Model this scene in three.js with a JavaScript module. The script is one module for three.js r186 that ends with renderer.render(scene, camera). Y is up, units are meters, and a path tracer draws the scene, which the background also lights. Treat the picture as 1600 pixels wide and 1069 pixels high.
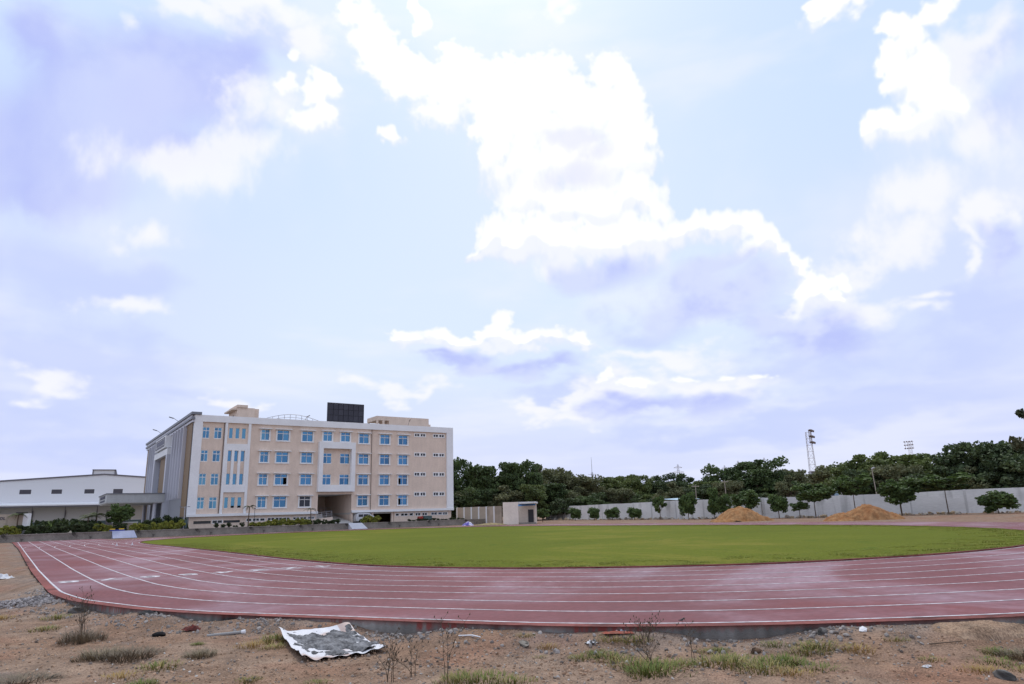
import * as THREE from 'three';
import { FontLoader } from 'three/addons/loaders/FontLoader.js';

// ---------------------------------------------------------------- camera
const scene = new THREE.Scene();
const camera = new THREE.PerspectiveCamera(53.23, 1600 / 1069, 0.1, 4000);
camera.position.set(0, 1.6, 0);
camera.rotation.order = 'YXZ';
camera.rotation.set(THREE.MathUtils.degToRad(14.12), 0, THREE.MathUtils.degToRad(-1.718));
const renderer = new THREE.WebGLRenderer({ antialias: true });
renderer.toneMapping = THREE.LinearToneMapping;
renderer.toneMappingExposure = 1.0;
renderer.shadowMap.enabled = true;

// ---------------------------------------------------------------- noise helpers
function mulberry(a) {
  return () => { a |= 0; a = (a + 0x6d2b79f5) | 0; let t = Math.imul(a ^ (a >>> 15), 1 | a); t = (t + Math.imul(t ^ (t >>> 7), 61 | t)) ^ t; return ((t ^ (t >>> 14)) >>> 0) / 4294967296; };
}
const rnd = mulberry(20240611);
const rr = (a, b) => a + (b - a) * rnd();
const perm = new Uint8Array(512);
{ const r = mulberry(77), p = [...Array(256).keys()]; for (let i = 255; i > 0; i--) { const j = Math.floor(r() * (i + 1)); [p[i], p[j]] = [p[j], p[i]]; } for (let i = 0; i < 512; i++) perm[i] = p[i & 255]; }
const fade = (t) => t * t * t * (t * (t * 6 - 15) + 10);
function grad(h, x, y, z) { h &= 15; const u = h < 8 ? x : y, v = h < 4 ? y : h === 12 || h === 14 ? x : z; return ((h & 1) ? -u : u) + ((h & 2) ? -v : v); }
function noise3(x, y, z) {
  const X = Math.floor(x) & 255, Y = Math.floor(y) & 255, Z = Math.floor(z) & 255;
  x -= Math.floor(x); y -= Math.floor(y); z -= Math.floor(z);
  const u = fade(x), v = fade(y), w = fade(z), A = perm[X] + Y, AA = perm[A] + Z, AB = perm[A + 1] + Z, B = perm[X + 1] + Y, BA = perm[B] + Z, BB = perm[B + 1] + Z;
  const l = (t, a, b) => a + t * (b - a);
  return l(w, l(v, l(u, grad(perm[AA], x, y, z), grad(perm[BA], x - 1, y, z)), l(u, grad(perm[AB], x, y - 1, z), grad(perm[BB], x - 1, y - 1, z))),
    l(v, l(u, grad(perm[AA + 1], x, y, z - 1), grad(perm[BA + 1], x - 1, y, z - 1)), l(u, grad(perm[AB + 1], x, y - 1, z - 1), grad(perm[BB + 1], x - 1, y - 1, z - 1))));
}
function fbm(x, y, z, o, gain = 0.5) { let s = 0, a = 1, n = 0; for (let i = 0; i < o; i++) { s += a * noise3(x, y, z); n += a; a *= gain; x = x * 2.03 + 17.3; y = y * 2.03 + 5.1; z = z * 2.03 + 9.7; } return s / n; }
const clamp = (x, a = 0, b = 1) => Math.min(b, Math.max(a, x));
const sm = (a, b, x) => { const t = clamp((x - a) / (b - a)); return t * t * (3 - 2 * t); };
const mix3 = (a, b, t) => [a[0] + (b[0] - a[0]) * t, a[1] + (b[1] - a[1]) * t, a[2] + (b[2] - a[2]) * t];

// ---------------------------------------------------------------- sky: pale blue air with bright cumulus and violet-grey cloud undersides (azimuth, elevation, half widths, degrees)
// V deep violet masses, VS thin violet, S soft white, C crisp cumulus heads, CG grey hollows in them, U their shaded bases
const PUFF = {
  V: [[-38.3,26.7,6.0,4.7],[-34.3,29.9,6.8,4.5],[-29.1,32.9,6.5,3.3],[-34.8,24.5,6.0,3.0],[-25.3,34.6,4.7,2.5],[-39.2,32.2,3.6,2.3],[-29.5,27.9,4.2,1.8],[-37.0,22.7,4.8,2.5]],
  VS: [[-25.9,30.4,5.6,3.1],[-21.2,36.6,4.5,2.2],[-36.3,17.1,5.6,2.6],[-30.6,17.5,5.3,1.9],[-35.7,12.3,5.5,2.6],[-30.1,11.9,6.6,2.4],[-35.1,7.5,6.3,2.6],[-27.7,9.2,6.8,1.9],[-30.3,5.4,8.7,1.9],[26.9,10.6,6.1,2.4],[33.9,10.6,4.6,2.6],[36.6,13.3,3.1,2.5],[22.8,11.1,5.3,2.0],[30.2,7.4,7.4,1.8],[22.7,6.7,8.5,1.7],[15.4,5.7,9.4,1.2],[39.2,30.4,2.8,2.2],[39.8,25.9,2.1,2.4],[11.0,14.3,4.2,1.6],[5.3,10.4,6.4,1.1]],
  S: [[2.2,20.2,2.5,1.4],[5.0,9.5,1.2,1.0],[-11.8,30.7,0.6,0.4],[38.7,18.4,0.8,0.8],[36.9,18.8,1.0,1.0],[36.1,17.9,0.9,0.9],[35.1,16.7,0.9,1.2],[33.3,14.0,1.7,0.4],[6.6,39.4,0.9,0.6],[6.0,40.1,2.4,0.9],[-27.0,26.6,5.9,2.0],[-22.2,28.7,4.2,2.1],[-21.4,32.1,3.2,2.3],[-29.3,21.7,2.7,1.2],[-30.4,15.2,3.0,1.1],[-33.9,10.2,2.3,1.1],[-22.6,9.4,1.6,1.0],[-29.1,36.8,7.2,0.9],[-23.0,38.5,6.7,1.2],[-19.0,37.0,4.6,2.5],[31.1,18.6,3.6,2.2],[27.7,16.4,2.6,1.8],[33.8,21.6,3.4,2.2],[38.0,24.8,2.5,2.8],[37.4,29.8,3.0,3.0],[39.1,31.6,2.8,1.2],[27.7,13.4,3.4,1.5],[12.9,12.1,5.6,1.0],[8.5,9.7,4.2,2.1],[14.7,9.3,5.0,1.8],[18.8,9.5,2.8,1.5],[5.2,8.0,3.2,0.9],[2.0,9.0,2.2,0.7],[31.9,12.8,2.3,0.9],[38.1,19.1,1.4,1.3],[9.8,12.3,3.1,0.8],[-8.8,10.7,4.9,0.8]],
  C: [[-14.8,39.7,1.5,1.2],[-13.3,38.5,1.6,1.3],[-12.1,37.1,1.6,1.5],[-10.8,36.0,2.0,1.4],[-9.0,35.5,2.1,1.1],[-7.5,35.1,1.8,1.3],[-6.0,33.7,1.8,1.6],[-4.4,35.1,2.2,2.1],[-2.0,34.9,2.4,2.1],[0.8,35.1,2.8,2.1],[3.3,35.2,2.2,1.8],[4.9,33.5,2.4,2.3],[7.0,32.4,2.3,2.0],[9.2,34.1,2.0,1.7],[10.7,34.2,2.0,1.5],[11.7,32.6,1.4,1.6],[10.4,31.1,2.7,2.2],[12.3,29.9,1.3,1.6],[11.6,28.0,1.9,2.0],[9.3,28.0,3.4,2.5],[5.8,28.8,4.1,2.9],[1.8,31.5,3.6,2.9],[-0.6,32.0,2.7,2.4],[-1.6,29.6,1.2,1.3],[0.5,28.5,2.6,2.2],[2.1,25.9,2.8,2.2],[5.0,24.8,3.4,2.0],[8.4,24.8,2.9,2.0],[11.3,25.3,1.8,1.4],[12.4,24.1,1.4,1.1],[11.6,22.1,2.2,1.8],[8.2,21.9,3.4,1.6],[4.8,21.9,2.9,1.6],[2.0,22.8,2.3,1.6],[0.3,22.4,2.3,1.3],[-1.7,23.4,1.3,1.4],[-2.3,22.1,1.6,1.1],[-3.8,21.5,1.4,0.5],[-0.3,21.1,1.4,0.6],[14.4,22.4,1.9,1.2],[16.3,22.6,1.6,1.0],[18.7,22.2,1.8,1.0],[20.5,22.0,1.3,0.9],[21.9,21.0,1.0,1.1],[21.0,20.2,2.0,0.8],[22.7,19.4,1.1,0.9],[24.1,17.7,1.3,0.8],[23.5,18.5,1.0,0.7],[25.1,16.3,1.4,0.8],[26.1,14.9,1.5,0.9],[23.8,15.0,1.4,0.8],[27.1,16.2,0.6,0.7],[-19.7,35.5,0.8,0.7],[-17.6,33.3,1.4,0.9],[-17.0,31.8,1.2,0.9],[-18.9,31.1,1.9,0.9],[-16.0,33.7,1.3,0.8],[-20.4,33.6,1.1,0.6],[-8.8,14.5,1.4,0.7],[-6.6,14.6,1.4,0.7],[-4.7,14.2,1.7,0.6],[-1.4,15.2,1.3,1.0],[-0.0,14.1,2.0,0.7],[2.5,13.8,1.9,0.9],[4.7,13.4,1.5,0.8],[6.0,13.0,0.7,0.7],[-3.3,13.6,2.2,0.6],[8.0,10.5,0.8,0.7],[10.6,10.0,1.3,0.6],[14.3,10.3,1.2,0.6],[17.4,10.4,0.9,0.5],[20.1,10.3,0.9,0.5],[-8.0,39.8,0.6,0.7],[-7.8,38.7,0.9,0.7],[-8.5,38.1,0.6,0.3],[-10.8,31.0,1.3,0.6],[29.5,35.7,1.9,0.6],[31.6,35.1,1.3,0.5],[28.9,35.3,0.7,0.2],[33.7,33.2,1.0,1.0],[33.2,31.4,1.0,1.2],[34.5,32.1,1.2,1.4],[33.8,29.7,1.2,1.4],[32.8,29.2,0.8,0.7],[34.6,28.1,1.6,1.7],[31.9,27.2,1.3,0.8],[30.9,26.4,0.9,0.8],[32.9,26.2,1.6,1.3],[35.8,29.9,1.5,1.8],[34.6,26.1,1.6,1.0],[36.5,27.1,1.3,1.4],[36.5,33.3,1.2,0.6]],
  CG: [[5.3,30.6,3.6,1.2],[6.6,27.5,2.9,1.5],[3.9,26.9,2.1,1.2],[8.2,29.1,2.1,1.0],[7.1,30.4,2.4,0.7]],
  U: [[7.5,19.3,3.9,1.2],[5.3,19.8,2.8,0.8],[10.1,19.9,2.1,1.0],[15.6,18.6,3.6,1.5],[17.0,16.4,4.0,1.7],[19.7,17.6,2.9,1.8],[13.8,15.7,3.1,1.3],[20.9,14.9,2.8,1.3],[17.9,19.9,3.0,0.7],[23.1,13.6,3.2,1.3],[26.5,11.7,3.0,1.1],[-3.9,12.2,3.3,0.6],[-0.1,11.9,3.3,0.6],[3.2,12.0,2.7,0.6],[11.0,8.0,4.6,0.7],[8.4,8.6,2.1,0.7],[16.6,8.1,3.4,0.8],[-5.5,12.9,2.2,0.5],[37.2,16.3,1.0,1.4],[38.0,16.9,0.9,1.1],[24.9,12.9,2.7,0.9]],
};
const SUN_AZ = -3, SUN_EL = 54;
const dirOf = (az, el) => { const a = THREE.MathUtils.degToRad(az), e = THREE.MathUtils.degToRad(el); return new THREE.Vector3(Math.sin(a) * Math.cos(e), Math.sin(e), -Math.cos(a) * Math.cos(e)); };
const sunDir = dirOf(SUN_AZ, SUN_EL);
{
  const W = 4096, H = 2048, data = new Float32Array(W * H * 4);
  const rise = (list, az, el, grow = 1) => { let s = -1; for (let k = 0; k < list.length; k++) { const p = list[k], dx = (az - p[0]) / (p[2] * grow), dy = (el - p[1]) / (p[3] * grow), q = dx * dx + dy * dy; if (q < 4) { const f = 1 - Math.sqrt(q); s = s > -1 ? Math.max(s, f) + 0.22 * Math.max(0, Math.min(s, f) + 0.3) : f; } } return s; };
  for (let j = 0; j < H; j++) {
    const el = (j + 0.5) / H * 180 - 90, ce = Math.cos(el * Math.PI / 180), y = Math.sin(el * Math.PI / 180);
    if (el < -1) { for (let i = 0; i < W; i++) { const k = (j * W + i) * 4; data[k] = 0.30; data[k + 1] = 0.27; data[k + 2] = 0.25; data[k + 3] = 1; } continue; }
    for (let i = 0; i < W; i++) {
      const ph = ((i + 0.5) / W - 0.5) * 2 * Math.PI, x = Math.cos(ph) * ce, z = Math.sin(ph) * ce;
      const az = Math.atan2(x, -z) * 180 / Math.PI, flat = 1 + 0.9 * (1 - sm(4, 34, el)), Y = y * flat;
      const seen = (1 - sm(43, 52, Math.abs(az))) * (1 - sm(41, 47, el)), hi = seen > 0.001;
      // air: palest round the veiled sun, bluer away from it, milky low down
      let c = mix3([0.70, 0.755, 1.0], [0.735, 0.85, 1.02], sm(2, 15, el));
      c = mix3(c, [0.615, 0.765, 1.02], 0.8 * sm(3, 30, Math.abs(az - 2)) * sm(13, 30, el));
      c = mix3(c, [0.64, 0.70, 1.0], 0.6 * sm(12, 40, Math.abs(az)) * (1 - sm(16, 30, el)));
      const soft = fbm(x * 5 + 40, Y * 9, z * 5, hi ? 4 : 2), wisp = fbm(x * 3 + 71, Y * 14, z * 3 + 2, hi ? 5 : 2, 0.55);
      c = mix3(c, [0.90, 0.925, 1.02], 0.45 * sm(-0.16, 0.36, wisp + soft * 0.5));
      if (!hi) { // the rest of the dome: the same kinds of cloud, coarser
        const v = sm(0.0, 0.4, fbm(x * 2.1 + 31, Y * 3.4, z * 2.1, 3)), w = sm(0.04, 0.3, fbm(x * 3.4 + 3, Y * 5 + 1, z * 3.4 + 8, 3));
        c = mix3(c, [0.54, 0.59, 0.98], 0.7 * v); c = mix3(c, [1.03, 1.03, 1.06], 0.85 * w);
      } else {
        const det = fbm(x * 9 + 4, Y * 13, z * 9, 6, 0.56), fine = fbm(x * 26 + 9, Y * 34, z * 26, 5, 0.62), d2 = fbm(x * 10 + 54, Y * 14 + 7, z * 10, 4, 0.5);
        let bil = 0; { let a = 1, f = 11, q = 0; for (let o = 0; o < 4; o++) { bil += a * Math.abs(noise3(x * f + 13, Y * f + o * 7, z * f)); q += a; a *= 0.58; f *= 2.1; } bil = bil / q - 0.25; }
        const wa = az + 3.0 * det / ce + 0.5 * fine, we = el + 2.2 * d2 + 0.4 * fine, sa = az + 5 * det / ce, se = el + 3.4 * d2;
        const vs = sm(-0.2, 0.9, rise(PUFF.VS, sa, se) + 0.8 * soft + 0.5 * det + 0.3 * fine), V = sm(-0.25, 0.75, rise(PUFF.V, az + 7 * soft, el + 3.5 * det) + 0.6 * det + 0.3 * soft);
        c = mix3(c, [0.57, 0.655, 1.0], 0.66 * vs * seen);
        c = mix3(c, mix3([0.465, 0.52, 0.97], [0.61, 0.665, 1.0], sm(-0.3, 0.45, det + soft)), 0.8 * V * seen);
        const S = sm(-0.15, 0.85, rise(PUFF.S, sa, se) + 0.9 * det + 0.9 * fine); c = mix3(c, [0.985, 0.985, 1.05], 0.8 * S * seen);
        // heads: crisp where the cloud lies below the line of sight, fraying and shaded where it lies above
        const C0 = rise(PUFF.C, wa, we, 1.06), low = 1 - sm(9, 16, el), rim = fbm(x * 70 + 3, Y * 80, z * 70, 3, 0.6), lay = C0 > -0.95 ? rise(PUFF.C, wa, we - 0.9, 1.06) - rise(PUFF.C, wa, we + 0.9, 1.06) : 0, foot = sm(0.0, 0.45, -lay), width = 0.26 + 0.75 * foot + 0.25 * low + 0.2 * sm(20, 30, az);
        const q0 = C0 + 0.95 * bil + 0.95 * fine + 0.6 * rim, C = sm(-0.06 - 0.35 * foot, -0.06 - 0.35 * foot + width, q0 + 0.12);
        const body = sm(-0.1, 0.95, q0 + 0.3 * det + 0.25);
        let head = mix3([0.83, 0.89, 1.03], [1.12, 1.12, 1.13], body); head = mix3(head, [0.74, 0.79, 1.02], 0.55 * foot * (1 - 0.5 * sm(22, 32, el)));
        c = mix3(c, head, C * (1 - 0.25 * low) * seen);
        c = mix3(c, [0.83, 0.85, 1.02], 0.85 * sm(-0.2, 0.9, rise(PUFF.CG, wa, we, 1.25) + 0.7 * det + 0.7 * bil + 0.5 * fine) * seen);
        const U = sm(-0.15, 1.0, rise(PUFF.U, wa + 1.5 * det, we, 1.3) + 0.6 * det + 0.5 * fine + 0.3 * bil); c = mix3(c, mix3([0.51, 0.575, 0.985], [0.68, 0.745, 1.02], sm(-0.3, 0.35, d2 + 0.6 * fine + 0.3 * bil)), 0.92 * U * seen);
      }
      // aureole of the veiled sun
      const ca = x * sunDir.x + y * sunDir.y + z * sunDir.z, aur = Math.exp(-(1 - ca) * 40);
      c = [c[0] + 0.4 * aur, c[1] + 0.38 * aur, c[2] + 0.3 * aur];
      const k = (j * W + i) * 4; data[k] = c[0]; data[k + 1] = c[1]; data[k + 2] = c[2]; data[k + 3] = 1;
    }
  }
  const sky = new THREE.DataTexture(data, W, H, THREE.RGBAFormat, THREE.FloatType);
  sky.mapping = THREE.EquirectangularReflectionMapping; sky.magFilter = THREE.LinearFilter; sky.minFilter = THREE.LinearFilter; sky.needsUpdate = true;
  scene.background = sky; scene.environment = sky;
}
const sun = new THREE.DirectionalLight(new THREE.Color(1.0, 0.93, 0.82), 1.5);
sun.position.copy(sunDir).multiplyScalar(300); sun.target.position.set(0, 0, -60);
sun.position.add(sun.target.position);
sun.castShadow = true; sun.shadow.radius = 20; sun.shadow.mapSize.set(4096, 4096);
Object.assign(sun.shadow.camera, { left: -160, right: 160, top: 160, bottom: -160, near: 10, far: 700 });
scene.add(sun, sun.target);

// ---------------------------------------------------------------- materials
function tex(size, fn, srgb = true) {
  const d = new Uint8Array(size * size * 4);
  for (let j = 0; j < size; j++) for (let i = 0; i < size; i++) { const c = fn(i / size, j / size, i, j), k = (j * size + i) * 4; d[k] = clamp(c[0]) * 255; d[k + 1] = clamp(c[1]) * 255; d[k + 2] = clamp(c[2]) * 255; d[k + 3] = 255; }
  const t = new THREE.DataTexture(d, size, size); t.wrapS = t.wrapT = THREE.RepeatWrapping; t.magFilter = THREE.LinearFilter; t.minFilter = THREE.LinearMipmapLinearFilter; t.generateMipmaps = true;
  if (srgb) t.colorSpace = THREE.SRGBColorSpace; t.needsUpdate = true; return t;
}
// tileable noise on a torus
function tn(u, v, f, o, seed = 0, gain = 0.5) { let s = 0, a = 1, n = 0; for (let i = 0; i < o; i++) { const F = f * 2 ** i, R = F / 6.2832, x = u * 6.2832, y = v * 6.2832; s += a * noise3(Math.cos(x) * R + seed + Math.cos(y) * R * 0.73 + 40, Math.sin(x) * R + 11 * i + Math.sin(y) * R * 0.31 + 40, Math.sin(y) * R + Math.cos(y) * R * 0.57 + 40); n += a; a *= gain; } return s / n; }
const lin = (r, g, b) => new THREE.Color().setRGB(r, g, b);
function mat(color, o = {}) { return new THREE.MeshPhysicalMaterial({ specularIntensity: (o.roughness ?? 0.85) >= 0.75 && !o.metalness ? 0.3 : 1, color: Array.isArray(color) ? lin(...color) : color, roughness: 0.85, metalness: 0, ...o }); }
const plasterMap = tex(512, (u, v) => { const a = tn(u, v, 4, 4, 3), b = tn(u, v, 40, 3, 9), s = tn(u * 4 % 1, v, 5, 3, 21); const g = 0.955 + 0.05 * a + 0.05 * b + 0.04 * s; return [g, g, g * 0.995]; });
plasterMap.repeat.set(1 / 7, 1 / 7);
const paintMap = tex(512, (u, v) => { const g = 0.965 + 0.05 * tn(u, v, 4, 4, 43) + 0.03 * tn(u, v, 40, 3, 59); return [g, g, g]; }); paintMap.repeat.set(1 / 7, 1 / 7);
const stainMap = tex(1024, (u, v) => { const a = tn(u, v, 3, 5, 5), b = tn(u, v, 60, 3, 19), st = sm(0.05, 0.5, tn(u, v * 0.02, 24, 4, 33) + 0.7 * a); const g = 0.93 + 0.12 * a + 0.06 * b - 0.16 * st; return [g, g, g * 0.99]; });
stainMap.repeat.set(1 / 23, 1 / 6);
const concMap = tex(1024, (u, v) => { const a = tn(u, v, 5, 5, 6), b = tn(u, v, 70, 3, 29), d = sm(0.1, 0.4, tn(u, v, 9, 4, 63)); const g = 0.82 + 0.25 * a + 0.15 * b - 0.25 * d; return [g, g * 0.985, g * 0.96]; });
concMap.repeat.set(1 / 7.3, 1 / 7.3);
const grainBump = tex(512, (u, v) => { const g = 0.5 + 0.5 * tn(u, v, 60, 4, 51); return [g, g, g]; }, false); grainBump.repeat.set(1 / 1.5, 1 / 1.5);
const M = {
  beige: mat([0.83, 0.675, 0.57], { map: plasterMap }),
  cream: mat([0.88, 0.78, 0.70], { map: plasterMap }),
  white: mat([0.92, 0.92, 0.93], { map: paintMap, roughness: 0.75 }),
  frame: mat([0.82, 0.81, 0.80], { roughness: 0.5 }),
  compound: mat([0.86, 0.86, 0.87], { map: stainMap }),
  compoundBeige: mat([0.55, 0.46, 0.38], { map: stainMap }),
  conc: mat([0.40, 0.375, 0.35], { map: concMap }),
  glass: mat([0.085, 0.225, 0.36], { metalness: 0.82, roughness: 0.08 }),
  glass2: mat([0.07, 0.19, 0.32], { metalness: 0.82, roughness: 0.12 }),
  glass3: mat([0.06, 0.15, 0.25], { metalness: 0.8, roughness: 0.1 }),
  darkGlass: mat([0.03, 0.035, 0.045], { metalness: 0.3, roughness: 0.12 }),
  greyGlass: mat([0.12, 0.15, 0.2], { metalness: 0.7, roughness: 0.15 }),
  wood: mat([0.23, 0.145, 0.07], { roughness: 0.6 }),
  panel: mat([0.42, 0.43, 0.47], { roughness: 0.5, metalness: 0.3 }),
  panelMid: mat([0.27, 0.275, 0.31], { roughness: 0.5, metalness: 0.3 }),
  panelPale: mat([0.58, 0.585, 0.64], { roughness: 0.45, metalness: 0.2 }),
  panelDark: mat([0.20, 0.21, 0.24], { roughness: 0.5, metalness: 0.3 }),
  dark: mat([0.05, 0.05, 0.058], { roughness: 0.7 }),
  board2: mat([0.045, 0.045, 0.062], { roughness: 0.45, metalness: 0.2 }),
  board: mat([0.035, 0.035, 0.05], { roughness: 0.45, metalness: 0.2 }),
  granite: mat([0.5, 0.48, 0.46], { roughness: 0.8 }),
  inside: mat([0.6, 0.57, 0.53]),
  canopy: mat([0.56, 0.565, 0.57], { map: plasterMap, roughness: 0.6 }),
  steel: mat([0.42, 0.42, 0.45], { roughness: 0.45, metalness: 0.5 }),
  rust: mat([0.20, 0.15, 0.13], { roughness: 0.7, metalness: 0.2 }),
  rampBlue: mat([0.40, 0.42, 0.56], { map: plasterMap }),
  rampPale: mat([0.66, 0.66, 0.72], { map: plasterMap }),
  sheet: mat([0.78, 0.78, 0.80], { roughness: 0.55 }),
  roofEdge: mat([0.13, 0.12, 0.14], { roughness: 0.6 }),
  lowerSheet: mat([0.55, 0.53, 0.50], { roughness: 0.7 }),
  greenBase: mat([0.07, 0.11, 0.11], { roughness: 0.6 }),
  blueSheet: mat([0.10, 0.28, 0.55], { roughness: 0.5 }),
  paleBlue: mat([0.35, 0.5, 0.62], { roughness: 0.6 }),
  bark: mat([0.13, 0.095, 0.07], { roughness: 0.95 }),
  paleBark: mat([0.36, 0.32, 0.27], { roughness: 0.9 }),
  leaf: new THREE.MeshPhysicalMaterial({ vertexColors: true, color: 0xffffff, roughness: 0.8, transmission: 0.3, thickness: 0, specularIntensity: 0.5 }),
  line: mat([0.70, 0.70, 0.72], { roughness: 0.7 }),
  yellow: mat([0.75, 0.5, 0.05]), blue: mat([0.05, 0.07, 0.3]), red: mat([0.32, 0.05, 0.04]), black: mat([0.02, 0.02, 0.022], { roughness: 0.6 }),
  purple: mat([0.12, 0.09, 0.42]), paperWhite: mat([0.78, 0.78, 0.8]), carPaint: new THREE.MeshPhysicalMaterial({ color: lin(0.62, 0.63, 0.66), roughness: 0.3, clearcoat: 0.7, metalness: 0.2 }),
  tyre: mat([0.02, 0.02, 0.02]), brick: mat([0.30, 0.15, 0.10]), letter: mat([0.05, 0.05, 0.09], { roughness: 0.5 }), letterGrey: mat([0.34, 0.34, 0.4], { roughness: 0.5 }),
  soilHeap: mat([0.5, 0.30, 0.165], { vertexColors: true }),
  pvc: mat([0.30, 0.29, 0.28], { roughness: 0.5 }),
};

// ---------------------------------------------------------------- geometry builder
class G {
  constructor() { this.p = []; this.n = []; this.u = []; this.i = []; this.c = []; }
  v(x, y, z, nx, ny, nz, u, w, c) { this.p.push(x, y, z); this.n.push(nx, ny, nz); this.u.push(u, w); if (c) this.c.push(c[0], c[1], c[2]); return this.p.length / 3 - 1; }
  up(a, b, c, d) { const ny = (b[2] - a[2]) * (d[0] - a[0]) - (b[0] - a[0]) * (d[2] - a[2]); return ny > 0 ? this.quad(a, b, c, d) : this.quad(d, c, b, a); }
  quad(a, b, c, d, col) { // counter-clockwise
    const e = [b[0] - a[0], b[1] - a[1], b[2] - a[2]], f = [d[0] - a[0], d[1] - a[1], d[2] - a[2]];
    let n = [e[1] * f[2] - e[2] * f[1], e[2] * f[0] - e[0] * f[2], e[0] * f[1] - e[1] * f[0]]; const l = Math.hypot(...n) || 1; n = n.map((q) => q / l);
    const ax = Math.abs(n[0]), ay = Math.abs(n[1]), az = Math.abs(n[2]);
    const uv = (q) => ay > ax && ay > az ? [q[0], -q[2]] : ax > az ? [q[2], q[1]] : [q[0], q[1]];
    const s = [a, b, c, d].map((q) => this.v(...q, ...n, ...uv(q), col)); this.i.push(s[0], s[1], s[2], s[0], s[2], s[3]); return this;
  }
  box(x0, x1, y0, y1, z0, z1) {
    const P = (x, y, z) => [x, y, z];
    this.quad(P(x0, y0, z1), P(x1, y0, z1), P(x1, y1, z1), P(x0, y1, z1)); this.quad(P(x1, y0, z0), P(x0, y0, z0), P(x0, y1, z0), P(x1, y1, z0));
    this.quad(P(x1, y0, z1), P(x1, y0, z0), P(x1, y1, z0), P(x1, y1, z1)); this.quad(P(x0, y0, z0), P(x0, y0, z1), P(x0, y1, z1), P(x0, y1, z0));
    this.quad(P(x0, y1, z1), P(x1, y1, z1), P(x1, y1, z0), P(x0, y1, z0)); this.quad(P(x0, y0, z0), P(x1, y0, z0), P(x1, y0, z1), P(x0, y0, z1)); return this;
  }
  tube(a, b, r0, r1 = r0, k = 8, caps = true) {
    const d = new THREE.Vector3(b[0] - a[0], b[1] - a[1], b[2] - a[2]), L = d.length(); d.normalize();
    const s = Math.abs(d.y) > 0.9 ? new THREE.Vector3(1, 0, 0) : new THREE.Vector3(0, 1, 0), e = new THREE.Vector3().crossVectors(d, s).normalize(), f = new THREE.Vector3().crossVectors(d, e);
    const base = this.p.length / 3;
    for (let j = 0; j <= k; j++) { const t = j / k * 6.28318, c = Math.cos(t), w = Math.sin(t), nx = e.x * c + f.x * w, ny = e.y * c + f.y * w, nz = e.z * c + f.z * w; this.v(a[0] + nx * r0, a[1] + ny * r0, a[2] + nz * r0, nx, ny, nz, t * r0, 0); this.v(b[0] + nx * r1, b[1] + ny * r1, b[2] + nz * r1, nx, ny, nz, t * r0, L); }
    for (let j = 0; j < k; j++) { const q = base + j * 2; this.i.push(q, q + 2, q + 1, q + 1, q + 2, q + 3); }
    if (caps) for (const [o, m, w] of [[a, r0, -1], [b, r1, 1]]) { const c0 = this.v(...o, d.x * w, d.y * w, d.z * w, 0, 0); for (let j = 0; j <= k; j++) { const t = j / k * 6.28318, c = Math.cos(t), ww = Math.sin(t); this.v(o[0] + (e.x * c + f.x * ww) * m, o[1] + (e.y * c + f.y * ww) * m, o[2] + (e.z * c + f.z * ww) * m, d.x * w, d.y * w, d.z * w, 0, 0); } for (let j = 0; j < k; j++) w > 0 ? this.i.push(c0, c0 + j + 1, c0 + j + 2) : this.i.push(c0, c0 + j + 2, c0 + j + 1); }
    return this;
  }
  get geo() {
    const g = new THREE.BufferGeometry(); g.setAttribute('position', new THREE.Float32BufferAttribute(this.p, 3)); g.setAttribute('normal', new THREE.Float32BufferAttribute(this.n, 3)); g.setAttribute('uv', new THREE.Float32BufferAttribute(this.u, 2));
    if (this.c.length) g.setAttribute('color', new THREE.Float32BufferAttribute(this.c, 3)); g.setIndex(this.i); return g;
  }
}
const taken = new Map();
function numbered(n) { const k = taken.get(n) ?? 0; taken.set(n, k + 1); return k ? `${n}_${String(k).padStart(3, '0')}` : n; }
function mesh(name, g, m, parent) { const o = new THREE.Mesh(g instanceof G ? g.geo : g, m); o.castShadow = o.receiveShadow = true; if (parent) { o.name = name; parent.add(o); } else { o.name = numbered(name); scene.add(o); } return o; }
function tag(o, label, category, group) { o.userData.label = label; o.userData.category = category; if (group) o.userData.group = group; return o; }
function struct(o) { o.userData.kind = 'structure'; return o; }
function stuff(o) { o.userData.kind = 'stuff'; return o; }
function thing(name, label, category, pos = [0, 0, 0], turn = 0, group) { const o = new THREE.Group(); o.name = numbered(name); o.position.set(...pos); o.rotation.y = turn; scene.add(o); return tag(o, label, category, group); }
function copy(src, pos, turn, scale, label, group) { const c = src.clone(); c.name = numbered(src.name.replace(/_\d{3}$/, '')); c.position.set(...pos); c.rotation.y = turn; if (scale) c.scale.set(...scale); c.userData = { ...src.userData }; if (label) c.userData.label = label; if (group) c.userData.group = group; scene.add(c); return c; }
const bx = (...a) => new G().box(...a);

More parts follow.
